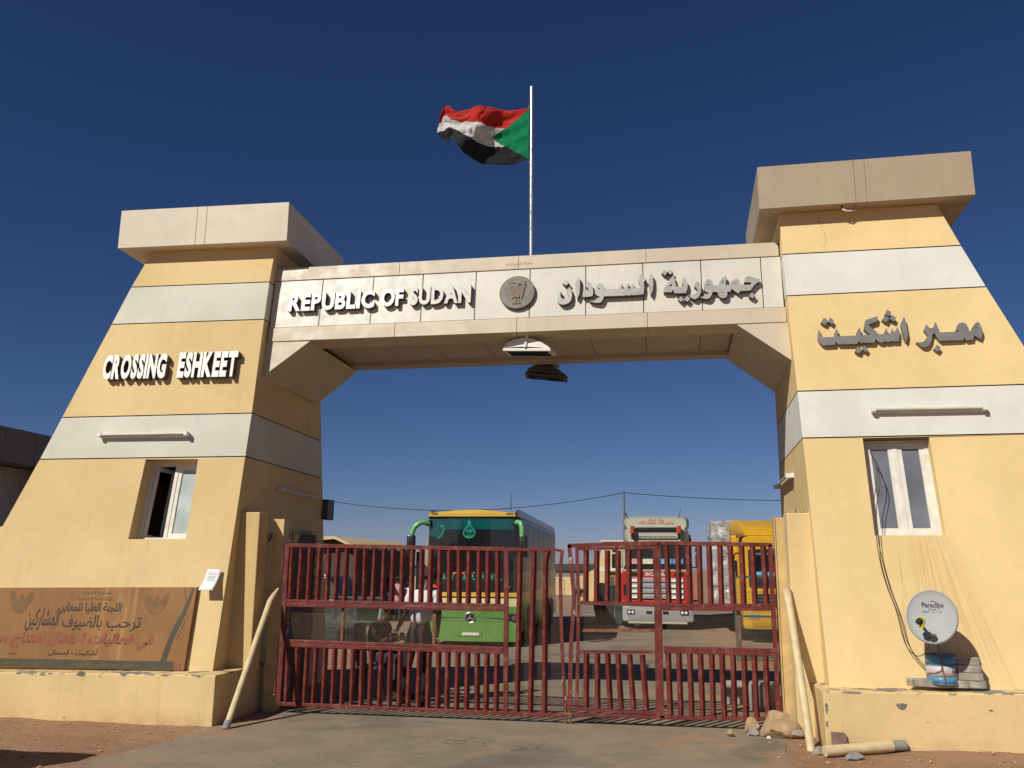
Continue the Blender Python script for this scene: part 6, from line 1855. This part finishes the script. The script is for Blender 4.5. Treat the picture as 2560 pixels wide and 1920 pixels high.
for i in range(5): MB().box(-21.4 + i * .8, -21.32 + i * .8, 59.9, 60, -.6, .95).build("column", m_bwh, t)
MB().box(-21, -17.2, 58, 58.25, -.6, .98).build("boundary_wall", m_byc); tag(C.objects[-1], "far cream boundary wall under the blue hall", "wall")
m_leaf = simple("foliage_olive", (.075, .085, .03), .9, 0, .4, 3); m_bark = simple("bark_brown", (.12, .08, .05), .9)
def tree(x, y, h, rad, label, n=420):
    t = thing("tree", (x, y, GZ - .2), label, "tree", "small dusty trees in the yard")
    g = MB(); top = Vector((x + rad * .1, y, GZ + h * .62)); g.tube([(x, y, GZ - .3), (x + .03, y, GZ + h * .3), top], [.07, .055, .03], 7)
    for i in range(6):
        a = i * 1.05; g.tube([top - Vector((0, 0, h * .15)), top + Vector((math.cos(a) * rad * .6, math.sin(a) * rad * .6, h * .12))], [.03, .01], 5)
    g.build("trunk", m_bark, t)
    g = MB()
    for i in range(n):
        d = Vector((random.gauss(0, 1), random.gauss(0, 1), random.gauss(0, 1))).normalized(); rr_ = rad * (random.random() ** .4) * (.75 + .5 * mn.noise(d * 2 + Vector((x, y, 0))))
        c = top + Vector((d.x * rr_, d.y * rr_, d.z * rr_ * .7)); u = Vector((random.gauss(0, 1), random.gauss(0, 1), random.gauss(0, 1))).normalized(); v = u.orthogonal().normalized()
        s_ = rad * random.uniform(.06, .13); g.add([c + u * s_, c + v * s_ * .6, c - u * s_, c - v * s_ * .6], [(0, 1, 2, 3)])
    o = g.build("crown", m_leaf, t, recalc=False); o["kind"] = "stuff"
tree(-14.5, 40, 2.1, .75, "dusty tree between the cream block and the people, far behind the left bars")
tree(-3.25, 42, 1.15, .45, "low shrubby tree before the far cream wing wall"); tree(-17.9, 56, 1.4, .6, "small dusty tree before the far cream boundary wall")
# drums, bins, tyres
def drum(x, y, r, h, mats, name, label, cat, grp=None):
    t = thing(name, (x, y, GZ), label, cat, grp)
    n = len(mats)
    for i, mt in enumerate(mats):
        g = MB(); g.lathe([(0, 0), (r, 0), (r, h / n), (0, h / n)], (x, y, GZ + h * i / n), n=20); g.build("band", mt, t, smooth=50)
    return t
drum(-11.72, 30, .18, 1.15, [m_letw, m_db, m_letw], "drum", "blue and white drum standing far behind the left bars", "drum")
m_bin = simple("bin_dark_green", (.035, .06, .055), .5)
for x, lb in ((-.36, "dark green wheeled bin left of the red lorry, nearer the cream tower"), (-.02, "dark green wheeled bin against the red lorry's left side")):
    t = thing("wheeled_bin", (x, 24.0, GZ), lb, "bin", "dark green wheeled bins beside the red lorry")
    m = MB(); m.hexa([(x - .13, 23.8, GZ + .05), (x + .13, 23.8, GZ + .05), (x + .13, 24.2, GZ + .05), (x - .13, 24.2, GZ + .05), (x - .165, 23.72, GZ + 1.38), (x + .165, 23.72, GZ + 1.38), (x + .165, 24.28, GZ + 1.38), (x - .165, 24.28, GZ + 1.38)]); m.build("bin_body", m_bin, t, bevel=.02)
    MB().box(x - .17, x + .17, 23.69, 24.3, GZ + 1.385, GZ + 1.44).build("lid", m_bin, t, bevel=.015)
    for s_ in (-1, 1): MB().lathe([(0, -.03), (.09, -.03), (.09, .03), (0, .03)], (x + s_ * .15, 24.2, GZ + .09), (1, 0, 0), 14).build("wheel", m_black, t)
g = MB()
for i in range(21):
    pass
g.lathe([(.40, -.12), (.62, -.15), (.74, -.11), (.76, 0), (.74, .11), (.62, .15), (.40, .12)], (-.77, 25.6, GZ + .74), (.93, .36, 0), 28)
tag(g.build("tyre", m_black, smooth=50), "large black tyre standing upright beside the dark green bins", "tyre")
